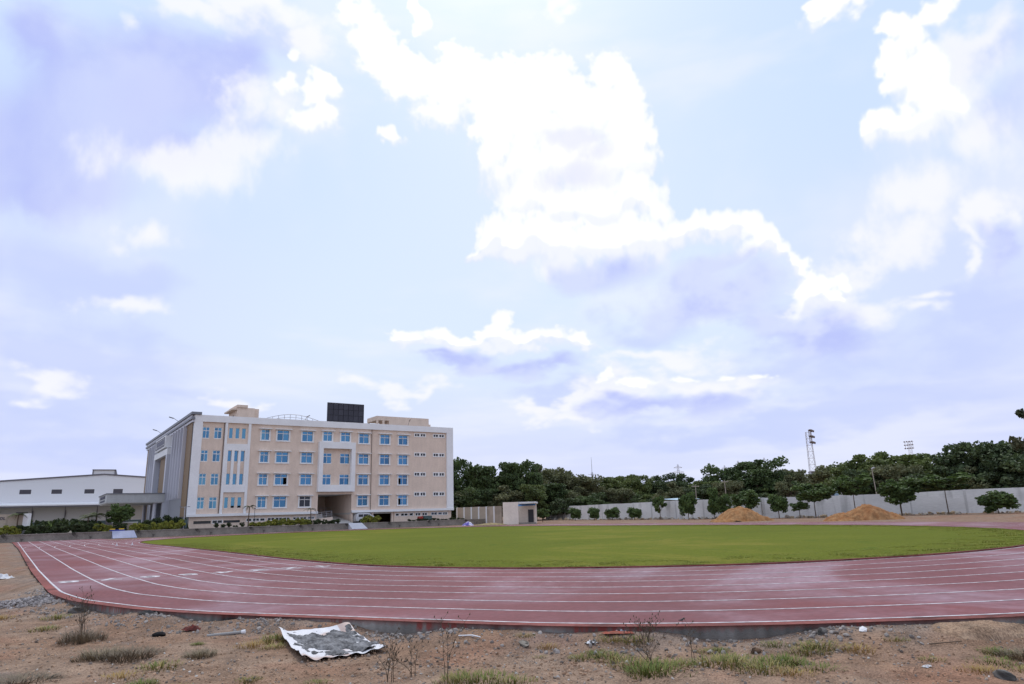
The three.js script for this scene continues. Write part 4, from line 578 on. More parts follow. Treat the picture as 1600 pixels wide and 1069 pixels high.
for (let k = 0; k < 8; k++) { const [c0, c1] = toneSet[k % 4]; big.push({ ...crownGeo(100 + k, { clumps: 48, leaves: 130, rad: 0.125, leaf: 0.046, flat: 0.85, profile: k % 3 ? DOME : SPREAD, c0, c1 }), tone: k % 4 }); big[k].trunk = trunkGeo(big[k].cl, 300 + k, 0.12, 0.022); }
const TONES = ['dark green', 'deep green', 'mid green', 'olive green'];
function bigTree(x, z, top, width, k, base = 0, label, group) {
  const b = big[k], t = thing('broadleaf_tree', label ?? `tall ${TONES[b.tone]} broadleaf tree ${near(x, z)}`, 'tree', [x, base - 0.1, z], rr(0, 6.28), group ?? `tall ${TONES[b.tone]} trees ${near(x, z)}`);
  const H = (top - base) / 0.99; mesh('trunk', b.trunk, M.bark, t); const c = mesh('crown', b.geo, M.leaf, t); c.position.y = 0.12; t.scale.set(width, H, width); return t;
}
const LANDMARK = [[-0.045, 'beside the white end of the school'], [0.03, 'behind the guard hut'], [0.125, 'behind the row of round bushes'], [0.215, 'behind the blue roofed shed'], [0.30, 'behind the first soil heap'], [0.40, 'behind the gap between the soil heaps'], [0.47, 'behind the floodlight tower seen edge on'], [0.535, 'behind the leaning lamp post'], [0.60, 'behind the flat topped young tree'], [9, 'behind the bushy shrub at the white wall']];
const near = (x, z) => LANDMARK.find(([t]) => x / -z < t)[1];
// [x, depth, height, width]: the belt of old trees beyond the walls
const BELT = [[-14.3, 170, 13.4, 11.2], [-10.8, 178, 13.0, 10.8], [-7.0, 165, 11.8, 11.7], [-2.5, 170, 12.6, 11.0], [1.4, 165, 12.8, 10.7], [4.6, 172, 12.4, 11.7], [8.9, 180, 11.8, 13.3], [13.1, 188, 11.4, 12.9], [16.5, 182, 10.0, 12.8], [20.0, 190, 9.6, 11.2], [23.6, 200, 10.0, 12.1], [28.4, 212, 10.8, 11.3], [32.9, 226, 11.7, 11.0], [37.5, 232, 12.0, 10.8], [42.0, 236, 12.5, 11.1], [46, 240, 12.6, 13.3], [49.4, 240, 13.2, 13.0], [53, 240, 12.8, 12.9], [56.0, 240, 13.0, 12.9], [60.0, 230, 12.1, 11.1], [62.0, 222, 11.8, 11.4], [55.8, 190, 11.1, 12.4], [59.6, 186, 10.3, 12.7], [60.8, 174, 11.6, 13.1], [65.4, 176, 10.7, 13.1], [70, 180, 9.6, 10.8], [74.1, 186, 9.4, 12.3], [80.8, 190, 9.0, 12.5], [88, 196, 9.2, 12.0], [68.1, 150, 8.7, 11.0], [67.7, 140, 9.8, 11.9], [67.6, 134, 10.0, 10.8], [70.1, 131, 10.0, 13.3], [73.1, 129, 9.4, 13.1], [75.1, 126, 9.2, 12.1], [75.9, 120, 9.4, 11.4], [80.0, 118, 13.4, 13.2], [79.8, 112, 9.9, 12.2], [79.8, 108, 8.7, 13.1], [88, 116, 11, 13.0], [90, 106, 10, 12.0]];
BELT.forEach(([x, d, h, w], i) => bigTree(x, -d, h * rr(0.97, 1.03), w * rr(0.95, 1.1), (i * 3 + (i % 5)) % 8));
// lower growth filling in below them
for (let i = 0; i < 46; i++) { const f = i / 45, seg = f < 0.34 ? [-16 + f / 0.34 * 34, 158 + 14 * ((i * 5) % 3) / 2] : f < 0.7 ? [20 + (f - 0.34) / 0.36 * 48, 196 - (f - 0.34) / 0.36 * 38 + 8 * (i % 2)] : [62 + (f - 0.7) / 0.3 * 26, 128 - (f - 0.7) / 0.3 * 26 + 4 * (i % 2)]; const tr = bigTree(seg[0], -seg[1], rr(5.4, 7.8), rr(8, 10.5), (i * 5 + 1) % 8, 0, `low ${TONES[((i * 5 + 1) % 8) % 4]} tree under taller crowns ${near(seg[0], -seg[1])}`, `low ${TONES[((i * 5 + 1) % 8) % 4]} trees ${near(seg[0], -seg[1])}`); }
// a tall pale-barked tree whose outer sprays reach into view
{
  const c = crownGeo(911, { clumps: 11, leaves: 80, rad: 0.085, leaf: 0.05, flat: 1, profile: OVAL, c0: [0.04, 0.06, 0.025], c1: [0.10, 0.10, 0.05] }); const t = thing('gum_tree', 'tall thin crowned tree with reddish sprays standing before the wall', 'tree', [54.3, 0, -70], 0.4); mesh('trunk', trunkGeo(c.cl, 912, 0.35, 0.02), M.paleBark, t); const cr = mesh('crown', c.geo, M.leaf, t); cr.position.y = 0.35; t.scale.set(7.6, 9.6, 7.6);
}
// young planted trees along the wall
const young = [];
for (let k = 0; k < 5; k++) { const pr = [OVAL, CONE, DOME, OVAL, (y) => 0.45 + 0.6 * Math.sin(Math.PI * (0.1 + 0.75 * y))][k]; young.push(crownGeo(500 + k, { clumps: [30, 26, 34, 20, 32][k], leaves: 105, rad: [0.16, 0.14, 0.15, 0.13, 0.15][k], leaf: 0.09, flat: [1.1, 1.1, 1, 1, 0.9][k], profile: pr, c0: [0.04, 0.075, 0.022], c1: [0.145, 0.21, 0.055], droop: 0.3 })); young[k].trunk = trunkGeo(young[k].cl, 600 + k, 0, 0.02); }
function youngTree(x, z, top, width, stem, k, label, name = 'young_tree', y0 = -0.05) {
  const y = young[k], t = thing(name, label, name === 'bush' ? 'bush' : 'tree', [x, y0, z], rr(0, 6.28), undefined), H = top - y0;
  const g = new G(); g.tube([0, -0.1, 0], [0.05, stem * 0.55, 0.02], 0.075, 0.06, 8).tube([0.05, stem * 0.55, 0.02], [0, stem + (H - stem) * 0.35, 0], 0.06, 0.03, 8); for (let q = 0; q < 5; q++) { const c = y.cl[q]; g.tube([0, stem + (H - stem) * 0.1 * q * 0.5, 0], [c[0] * width, stem + c[1] * (H - stem), c[2] * width], 0.03, 0.01, 5); }
  mesh('trunk', g, M.bark, t); const c = mesh('crown', y.geo, M.leaf, t); c.position.y = stem * 0.92; c.scale.set(width * 1.22, H - stem * 0.92, width * 1.22); return t;
}
[[23.7, 117, 4.15, 2.0, 1.1, 3, 'slender young tree with thin crown beside the blue roofed shed'], [26.0, 107, 4.5, 2.5, 0.5, 0, 'leafy oval young tree growing up from a short stem by the wall'], [28.8, 103, 4.5, 2.0, 0.9, 1, 'narrow young tree just behind the first soil heap'], [29.8, 101.5, 3.9, 2.0, 0.7, 0, 'small young tree crowded against the narrow one by the heap'], [31.6, 97.4, 4.2, 3.3, 1.2, 2, 'broad young tree rising over the top of the first soil heap'], [35.0, 94.5, 3.5, 2.3, 0.7, 0, 'round leafy young tree standing alone between the two soil heaps'], [39.1, 92.5, 4.6, 4.3, 1.9, 4, 'wide spreading young tree with a low side branch by the wall'], [43.9, 91.5, 5.6, 3.9, 2.6, 4, 'slim leaning young tree rising behind the wide soil heap'], [48.7, 89.5, 5.0, 3.9, 1.7, 2, 'young tree with drooping lower sprig beside the wide soil heap'], [53.3, 87.3, 5.1, 5.0, 2.9, 4, 'flat topped young tree on a bare stem before the wall'], [56.8, 83.5, 2.9, 3.4, 0.15, 2, 'bushy shrub with ragged twigs low against the white wall'], [4.6, 128, 2.5, 2.4, 0.6, 4, 'small low tree beside the guard hut']].forEach((a) => youngTree(a[0], -a[1], a[2], a[3], a[4], a[5], a[6]));
{ // side branch clumps that hang lower on two of them
  const sprig = (x, z, y, w, h, label) => { const t = thing('sapling', label, 'tree', [x, -0.05, z], 1.2); mesh('trunk', new G().tube([0, 0, 0], [0.05, y + h * 0.4, 0], 0.05, 0.03, 6), M.bark, t); const c = mesh('crown', young[2].geo, M.leaf, t); c.position.y = y; c.scale.set(w, h, w); }; sprig(36.9, -92.2, 0.9, 2.4, 1.4, 'low sapling under the wide spreading tree by the wall'); sprig(48.5, -89, 1.3, 1.9, 1.7, 'short sapling under the tree beside the wide soil heap');
}
[[11.4, 139, 2.75], [14.5, 133, 2.65], [17.2, 127, 2.5], [20.1, 121, 2.35]].forEach(([x, d, h], i) => youngTree(x, -d, h, 2.3, 0.2, 0, ['round dark bush by the wall, the one closest to the guard hut', 'round dark bush by the wall, second from the guard hut', 'round dark bush by the wall, third from the guard hut', 'round dark bush by the wall, fourth from the guard hut'][i], 'bush'));
// small trees over the wall
// ---------------------------------------------------------------- masts and poles far off
function lattice(g, h, w0, w1, n, r) { let pv = null; for (let k = 0; k <= n; k++) { const t = k / n, w = (w0 + (w1 - w0) * t) / 2, y = h * t, c = [[-w, y, -w], [w, y, -w], [w, y, w], [-w, y, w]]; if (pv) for (let i = 0; i < 4; i++) { g.tube(pv[i], c[i], r, r, 4, false); g.tube(pv[i], c[(i + 1) % 4], r * 0.6, r * 0.6, 3, false); g.tube(c[i], c[(i + 1) % 4], r * 0.6, r * 0.6, 3, false); } pv = c; } return g; }
const mastPaint = mat([0.62, 0.58, 0.58], { roughness: 0.6, metalness: 0.2 });
function floodTower(x, z, h, label, turn, s) {
  const t = thing('floodlight_tower', label, 'tower', [x, -0.3, z], turn); mesh('lattice_mast', lattice(new G(), h, 2.2 * s, 1.2 * s, 12, 0.06 * s), mastPaint, t);
  const f = new G(); for (let k = 0; k < 3; k++) { f.box(-2.3 * s, 2.3 * s, h - 3.2 * s + k * 1.7 * s, h - 3.05 * s + k * 1.7 * s, 0.5 * s, 0.75 * s); } f.tube([-1.8 * s, h - 3.4 * s, 0.55 * s], [-1.8 * s, h + 0.6 * s, 0.55 * s], 0.08 * s).tube([1.8 * s, h - 3.4 * s, 0.55 * s], [1.8 * s, h + 0.6 * s, 0.55 * s], 0.08 * s); mesh('lamp_rack', f, M.rust, t);
  for (let k = 0; k < 3; k++) for (let j = 0; j < 4; j++) mesh('floodlight', new G().tube([(-1.8 + j * 1.2) * s, h - 2.9 * s + k * 1.7 * s, 0.7 * s], [(-1.8 + j * 1.2) * s, h - 3.1 * s + k * 1.7 * s, 1.4 * s], 0.2 * s, 0.32 * s, 8), M.rust, t);
}
floodTower(85.4, -200, 22.4, 'tall lattice floodlight tower with three racks seen edge on', 1.0, 1);
floodTower(171.4, -300, 27, 'distant floodlight tower with its three racks facing the track', -0.9, 0.85);
{ const t = thing('radio_mast', 'thin grey radio mast with short cross arms above the trees', 'mast', [24.1, -0.2, -220]); mesh('pole', new G().tube([0, 0, 0], [0, 13, 0], 0.16, 0.1, 6).tube([0, 13, 0], [0, 18.5, 0], 0.1, 0.05, 6), M.steel, t); for (const y of [10.4, 13.2]) mesh('cross_arm', new G().tube([-1.3, y, 0], [1.3, y, 0], 0.06, 0.06, 5).tube([0, y, -1], [0, y, 1], 0.06, 0.06, 5), M.steel, t); mesh('antenna_ring', lattice(new G(), 4.5, 0.8, 0.5, 5, 0.04).geo.translate(0, 9.2, 0), M.steel, t); }
{ const pm = mat([0.62, 0.62, 0.66], { roughness: 0.6 }); [[140.2, 600, 39], [210.5, 700, 43], [176.4, 550, 37.3], [215.4, 600, 42.5], [223, 600, 41.2]].forEach(([x, d, h], i) => { const t = thing('power_pylon', 'slender steel power pylon rising far beyond the trees', 'pylon', [x, -0.2, -d], 0.3 * i, 'far power pylons'); mesh('lattice_body', lattice(new G(), h, 6, 0.7, 9, 0.11), pm, t); for (const [f, w] of [[0.72, 6], [0.83, 5], [0.93, 3.6]]) mesh('cross_arm', new G().tube([-w, h * f, 0], [w, h * f, 0], 0.22, 0.22, 4).tube([-w, h * f, 0], [0, h * f + 1.6, 0], 0.14, 0.14, 4).tube([w, h * f, 0], [0, h * f + 1.6, 0], 0.14, 0.14, 4), pm, t); }); }
{ const p = (x, z, h, label, lean, head) => { const t = thing('street_pole', label, 'pole', [x, -0.1, z]); mesh('pole', new G().tube([0, 0, 0], [lean, h, 0], 0.09, 0.06, 8), M.paleBark, t); mesh(head ? 'lamp_head' : 'cross_arm', head ? new G().tube([lean, h, 0], [lean + 0.3, h + 0.25, 0.3], 0.14, 0.1, 8) : bx(lean - 0.7, lean + 0.7, h - 0.4, h - 0.28, -0.06, 0.06), head ? M.steel : M.paleBark, t); }; p(33.3, -130, 6.0, 'pale utility pole against the trees beyond the leafy oval tree', 0, 0); p(37.4, -125, 6.5, 'pale utility pole against the trees beyond the narrow young tree', -0.1, 0); p(55.5, -108, 6.8, 'leaning lamp post with white head behind the wide soil heap', -0.25, 1); }
{ const s = thing('shed', 'low shed with pale blue sheet roof behind the compound wall', 'shed', [31.6, -0.05, -136], 0.6); mesh('wall', bx(-2.6, 2.6, 0, 3.2, -2, 2), M.compound, s); mesh('roof', new G().quad([-2.9, 3.25, 2.4], [2.9, 3.45, 2.4], [2.9, 3.75, -2.3], [-2.9, 3.55, -2.3]).quad([-2.9, 3.15, 2.4], [2.9, 3.35, 2.4], [2.9, 3.45, 2.4], [-2.9, 3.25, 2.4]), M.paleBlue, s);
  const b = thing('site_cabin', 'blue and white cabin showing over the wall by the lamp post', 'cabin', [60, -0.05, -132], -0.35); mesh('wall', bx(-2.2, 2.2, 0, 4.2, -1.5, 1.5), M.paleBlue, b); mesh('roof', bx(-2.4, 2.4, 4.201, 4.4, -1.7, 1.7), M.white, b); mesh('window', bx(-1.4, -0.3, 2.9, 3.8, 1.501, 1.54), M.darkGlass, b); mesh('white_panel', bx(0.4, 2.0, 2.5, 4.0, 1.501, 1.53), M.white, b);
  const d = thing('office_block', 'distant grey glass block beside the edge on floodlight tower', 'building', [112.5, -0.05, -260], -0.3); mesh('wall', bx(-2.6, 2.6, 0, 13.4, -4, 4), mat([0.22, 0.22, 0.27], { roughness: 0.4 }), d); mesh('roof', bx(-2.8, 2.8, 13.41, 13.8, -4.2, 4.2), M.panelDark, d); for (let k = 0; k < 4; k++) mesh('window', bx(-2.3 + k * 1.2, -1.4 + k * 1.2, 11.2, 12.8, 4.001, 4.05), M.greyGlass, d); }

// ---------------------------------------------------------------- planting along the school
const crot = []; for (let k = 0; k < 3; k++) crot.push(crownGeo(700 + k, { clumps: 16, leaves: 85, rad: 0.2, leaf: 0.16, flat: 0.9, profile: DOME, c0: [0.10, 0.14, 0.03], c1: [0.46, 0.44, 0.07] }));
const dark = []; for (let k = 0; k < 4; k++) dark.push(crownGeo(740 + k, { clumps: 15, leaves: 85, rad: 0.2, leaf: 0.13, flat: 0.9, profile: k % 2 ? DOME : SPREAD, c0: [0.028, 0.05, 0.02], c1: [0.10, 0.13, 0.045] }));
function shrub(set, k, lx, lz, w, h, name, label, group) { const t = thing(name, label, 'shrub', local(lx, YARD - 0.03, lz), rr(0, 6.28), group); const c = mesh('crown', set[k].geo, M.leaf, t); c.scale.set(w, h, w); const g = new G(); for (let q = 0; q < 3; q++) { const p = set[k].cl[q]; g.tube([0.02 * q, -0.05, 0], [p[0] * w, p[1] * h, p[2] * w], 0.03, 0.01, 5); } mesh('stem', g, M.bark, t); }
for (let x = -7.3, k = 0; x < -5.2; x += 0.72, k++) shrub(crot, k % 3, x, 4.9, rr(1.05, 1.3), rr(1.0, 1.2), 'croton_shrub', 'yellow green croton shrub in the short hedge just past the blue grey ramp', 'croton hedge past the ramp');
for (let x = -4.9, k = 0; x < -0.9; x += 0.68, k++) shrub(crot, (k + 1) % 3, x, 4.8, rr(1.05, 1.3), rr(1.15, 1.4), 'croton_shrub', 'yellow green croton shrub in the hedge below the canopy columns', 'croton hedge below the canopy');
for (let x = -11.6, k = 0; x < -8.3; x += 0.75, k++) shrub(k > 2 ? dark : crot, k % 3, x, 4.6, rr(1.1, 1.3), rr(1.0, 1.3), k > 2 ? 'green_shrub' : 'croton_shrub', k > 2 ? 'plain green shrub at the edge of the blue grey ramp' : 'yellow croton shrub between the dark bed and the blue grey ramp', k > 2 ? 'green shrubs at the ramp' : 'crotons before the ramp');
for (let x = 8.3, k = 0; x < 16.6; x += 0.75, k++) shrub(crot, k % 3, x, 4.6, rr(1.0, 1.25), 0.6 + 0.45 * sm(8, 12, x) + rr(0, 0.15), 'croton_shrub', 'yellow green croton shrub in the hedge under the slit windows', 'croton hedge under the slit windows');
for (let x = 17.0, k = 0; x < 22.2; x += 0.75, k++) shrub(dark, k % 4, x, 4.4, rr(0.9, 1.2), rr(0.55, 0.85), 'green_shrub', 'low dark green shrub in front of the ramp railing', 'dark shrubs before the railing');
for (let x = 25.6, k = 0; x < 28.6; x += 0.62, k++) shrub(crot, (k + 2) % 3, x, 4.9, rr(0.95, 1.15), rr(1.15, 1.35), 'croton_shrub', 'bright yellow croton shrub in front of the parking bay', 'crotons before the parking bay');
for (let x = -30, k = 0; x < -20.2; x += 0.95, k++) shrub(crot, k % 3, x, 5.0, rr(1.2, 1.5), rr(1.0, 1.25), 'croton_shrub', 'olive croton shrub at the foot of the name wall', 'crotons below the name wall');
for (let i = 0; i < 20; i++) shrub(dark, i % 4, -19.8 + (i % 10) * 0.92 + rr(-0.2, 0.2), i < 10 ? 4.7 : 2.6, rr(1.2, 1.6), i < 10 ? rr(1.0, 1.35) : rr(1.4, 2.1), 'garden_shrub', i < 10 ? 'low dark green shrub along the retaining wall in the long bed' : 'taller dark green shrub at the back of the long bed', i < 10 ? 'front row of the long bed' : 'back row of the long bed');
for (let i = 0; i < 7; i++) shrub(dark, (i + 1) % 4, -5.4 + i * 0.8, 2.2, 1.3, rr(1.5, 2.2), 'garden_shrub', 'dark upright shrub between the hedge and the entrance screen', 'dark shrubs by the entrance screen');
for (let i = 0; i < 14; i++) shrub(dark, i % 4, 34 + i * 0.8, 4.4, rr(0.7, 1.0), rr(0.25, 0.5), 'green_shrub', 'tiny green shrub under the small basement windows', 'tiny shrubs under the basement windows');
for (let i = 0; i < 5; i++) shrub(dark, i % 4, 3.4 + i * 0.9, 3.8, 0.8, rr(0.35, 0.8), 'green_shrub', 'straggly pale shrub under the long dark basement slits', 'straggly shrubs under the slits');
{ // strap-leaved plants in the bed
  const g = new G(), r = mulberry(3); for (let k = 0; k < 26; k++) blade(g, (r() - 0.5) * 0.3, 0, (r() - 0.5) * 0.3, 1.2 + r() * 0.9, 0.05 + 0.03 * r(), 0.3 + 0.6 * r(), r() * 6.28, mix3([0.05, 0.11, 0.03], [0.2, 0.26, 0.07], r())); const geo = g.geo;
  [[-18.4, 3.4], [-16.6, 3.7], [-15.4, 3.2], [-14.1, 3.5], [-13.4, 3.9], [-17.5, 3.1], [-12.6, 3.6]].forEach(([x, z]) => { const t = mesh('strap_leaf_plant', geo, M.grass); t.position.set(...local(x, YARD - 0.02, z)); t.rotation.y = rr(0, 6); t.scale.setScalar(rr(0.8, 1.15)); tag(t, 'plant with long arching strap leaves in the long bed', 'plant', 'strap leaved plants in the bed'); });
}
function palm(lx, lz, h, R, label, curve = 0, n = 11) {
  const t = thing('palm', label, 'palm', local(lx, YARD - 0.03, lz), rr(0, 6)); const tr = new G(); let pv = [0, -0.1, 0]; for (let k = 1; k <= 5; k++) { const f = k / 5, p = [curve * f * f, h * f, 0]; tr.tube(pv, p, 0.1 - 0.03 * f, 0.095 - 0.03 * f, 8); pv = p; } mesh('trunk', tr, M.bark, t);
  for (let k = 0; k < n; k++) { const a = k / n * 6.283 + rr(-0.2, 0.2), up = rr(0.15, 0.8), g = new G(), pts = []; for (let s = 0; s <= 9; s++) { const f = s / 9; pts.push([pv[0] + Math.cos(a) * R * f, pv[1] + R * (up * f - 0.75 * f * f), Math.sin(a) * R * f]); } for (let s = 0; s < 9; s++) { g.tube(pts[s], pts[s + 1], 0.018, 0.014, 4, false); } const N = g.p.length / 3; for (let q = 0; q < N; q++) g.c.push(0.12, 0.14, 0.05);
    for (let s = 1; s <= 9; s++) for (const sd of [-1, 1]) for (let e = 0; e < 2; e++) { const f = e * 0.5, p = pts[s], o = pts[s - 1], b = [p[0] + (o[0] - p[0]) * f, p[1] + (o[1] - p[1]) * f, p[2] + (o[2] - p[2]) * f], L = R * 0.3 * Math.sin(Math.PI * (0.15 + 0.75 * s / 9)), px = -Math.sin(a) * sd, pz = Math.cos(a) * sd, col = mix3([0.05, 0.08, 0.02], [0.15, 0.19, 0.05], rnd()), fx = Math.cos(a) * 0.4, fz = Math.sin(a) * 0.4; const tip = [b[0] + (px + fx) * L, b[1] - 0.35 * L, b[2] + (pz + fz) * L]; const i0 = g.v(...b, 0, 1, 0, 0, 0, col), i1 = g.v(b[0] + Math.cos(a) * 0.07, b[1], b[2] + Math.sin(a) * 0.07, 0, 1, 0, 0, 0, col), i2 = g.v(...tip, 0, 1, 0, 0, 0, col); g.i.push(i0, i1, i2); }
    mesh('frond', g, M.grass, t); }
}
palm(-20.3, 4.2, 2.5, 1.15, 'small palm in front of the name wall end'); palm(-11.6, 2.2, 2.3, 1.6, 'low spreading palm behind the croton shrubs before the canopy'); palm(-12.6, 2.8, 2.0, 1.5, 'low dark palm beside the strap leaved plants'); palm(7.9, 3.6, 3.0, 1.0, 'young bent palm before the slot panel of the school', -0.2, 8); palm(17.4, 3.4, 2.4, 1.1, 'thin drooping palm beside the ramp railing', 0.1, 5);
{ const t = thing('garden_tree', 'small dark tree in front of the canopy lettering', 'tree', local(-9.0, YARD - 0.02, 3.2), 1); mesh('trunk', new G().tube([0, 0, 0], [0.05, 1.6, 0], 0.07, 0.05, 8).tube([0.05, 1.6, 0], [-0.4, 2.6, 0.2], 0.04, 0.02, 6).tube([0.05, 1.6, 0], [0.5, 2.8, -0.2], 0.04, 0.02, 6), M.paleBark, t); const c = mesh('crown', young[2].geo, M.leaf, t); c.position.y = 1.0; c.scale.set(3.4, 3.0, 3.4); }
{ const t = thing('lamp_post', 'thin grey lamp post at the white corner of the school', 'lamp post', local(-1.05, YARD - 0.02, 4.2), SA); mesh('pole', new G().tube([0, 0, 0], [0, 3.1, 0], 0.09, 0.06, 10), M.steel, t); mesh('arm', new G().tube([-0.5, 3.0, 0], [0.5, 3.1, 0], 0.035, 0.035, 6), M.steel, t); for (const x of [-0.55, 0.5]) mesh('lamp_head', bx(x - 0.15, x + 0.15, 3.05, 3.14, -0.1, 0.1), M.panelDark, t); mesh('junction_box', bx(0.1, 0.4, 0.2, 1.3, -0.15, 0.15), M.greenBase, t); }
{ const t = thing('garden_light', 'slim garden lamp beside the bent palm', 'lamp post', local(8.7, YARD - 0.02, 3.8), 0); mesh('pole', new G().tube([0, 0, 0], [0, 2.6, 0], 0.04, 0.03, 6), M.dark, t); mesh('lamp_head', new G().tube([0, 2.6, 0], [0, 2.75, 0], 0.12, 0.1, 8), M.dark, t); }
// parked car in the open bay
{
  const t = thing('parked_car', 'silver white people carrier parked in the bay under the school', 'car', local(28.0, YARD, -0.1), SA);
  const pr = [[-1.9, 0.32], [-1.92, 0.75], [-1.85, 1.28], [-1.6, 1.5], [0.35, 1.5], [1.05, 1.02], [1.75, 0.86], [1.95, 0.6], [1.95, 0.32]].map((p) => new THREE.Vector2(...p)); const g = new THREE.ExtrudeGeometry(new THREE.Shape(pr), { depth: 1.5, bevelEnabled: true, bevelThickness: 0.08, bevelSize: 0.06, bevelSegments: 2 }); g.translate(0, 0, -0.75); mesh('body', g, M.carPaint, t);
  for (const [a, b, c] of [[-1.55, -0.75, 0], [-0.65, 0.2, 0], [0.28, 0.75, 1]]) for (const s of [-1, 1]) { const z = 0.835 * s, z2 = 0.85 * s, q = new G(), P = [[a, 0.98, z], [b, 0.98, z], [c ? a + 0.05 : b, 1.4, z], [a, 1.4, z]]; q.quad(...(s > 0 ? P : P.slice().reverse())); mesh('window', q, M.darkGlass, t).position.z = 0.012 * s; }
  mesh('windscreen', new G().quad([0.5, 1.42, 0.65], [1.02, 1.08, 0.7], [1.02, 1.08, -0.7], [0.5, 1.42, -0.65]), M.darkGlass, t).position.set(0.07, 0.05, 0);
  for (const x of [-1.15, 1.2]) for (const s of [-1, 1]) { const w = mesh('wheel', new G().tube([x, 0.32, 0.66 * s], [x, 0.32, 0.86 * s], 0.32, 0.32, 18), M.tyre, t); mesh('rim', new G().tube([x, 0.32, 0.861 * s], [x, 0.32, 0.875 * s], 0.19, 0.19, 14), M.steel, w); }
  for (const s of [-1, 1]) mesh('headlight', bx(1.9, 2.02, 0.62, 0.76, s > 0 ? 0.42 : -0.72, s > 0 ? 0.72 : -0.42), M.paperWhite, t);
}
{ // things lying near the school and hut
  const p = thing('tarpaulin_heap', 'violet and white crumpled tarpaulin lying before the boundary wall', 'tarpaulin', [-7.9, 0, -112.5]); const g = new G(), r = mulberry(12), N = 14; for (let i = 0; i <= N; i++) for (let j = 0; j <= 8; j++) { const u = i / N, v = j / 8, e = Math.sin(Math.PI * u) * Math.sin(Math.PI * v), y = e * (0.35 + 0.4 * r()); g.v((u - 0.5) * 1.9, y, (v - 0.5) * 1.4, 0, 1, 0, u, v, noise3(u * 3 + 1, v * 3, 2) > 0.06 ? [0.7, 0.7, 0.75] : [0.10, 0.07, 0.42]); } for (let i = 0; i < N; i++) for (let j = 0; j < 8; j++) { const q = i * 9 + j; g.i.push(q, q + 1, q + 9, q + 1, q + 10, q + 9); } const ge = g.geo; ge.computeVertexNormals(); mesh('sheet', ge, mat([1, 1, 1], { vertexColors: true, roughness: 0.6, side: THREE.DoubleSide }), p);
  const q = thing('roller', 'small red and green garden machine under the basement windows', 'machine', local(37.2, YARD, 3.2), SA); mesh('drum', new G().tube([-0.9, 0.4, 0], [-0.1, 0.4, 0], 0.38, 0.38, 14), M.red, q); mesh('engine_box', bx(0.1, 1.6, 0.1, 0.85, -0.4, 0.4), M.greenBase, q); mesh('handle', new G().tube([-0.9, 0.4, 0.45], [-0.2, 0.9, 0.45], 0.03), M.red, q);
  heap('spoil_heap', 'low yellowish soil strip beside the guard hut', -4.2, -110.5, 2.6, 1.2, 0.32, 31, soilVC, 'soil heap', [0.42, 0.33, 0.17], [0.48, 0.40, 0.22], 0);
  [[-32.9, -58.1], [-31.9, -58.6]].forEach(([x, z]) => { const c = thing('marker_cone', 'small white marker cone standing on the track by the break line', 'cone', [x, 0.004, z], 0, 'marker cones'); c.scale.setScalar(0.6); mesh('base', bx(-0.14, 0.14, 0, 0.03, -0.14, 0.14), M.paperWhite, c); mesh('cone', new G().tube([0, 0.03, 0], [0, 0.42, 0], 0.11, 0.02, 12), M.paperWhite, c); });
}
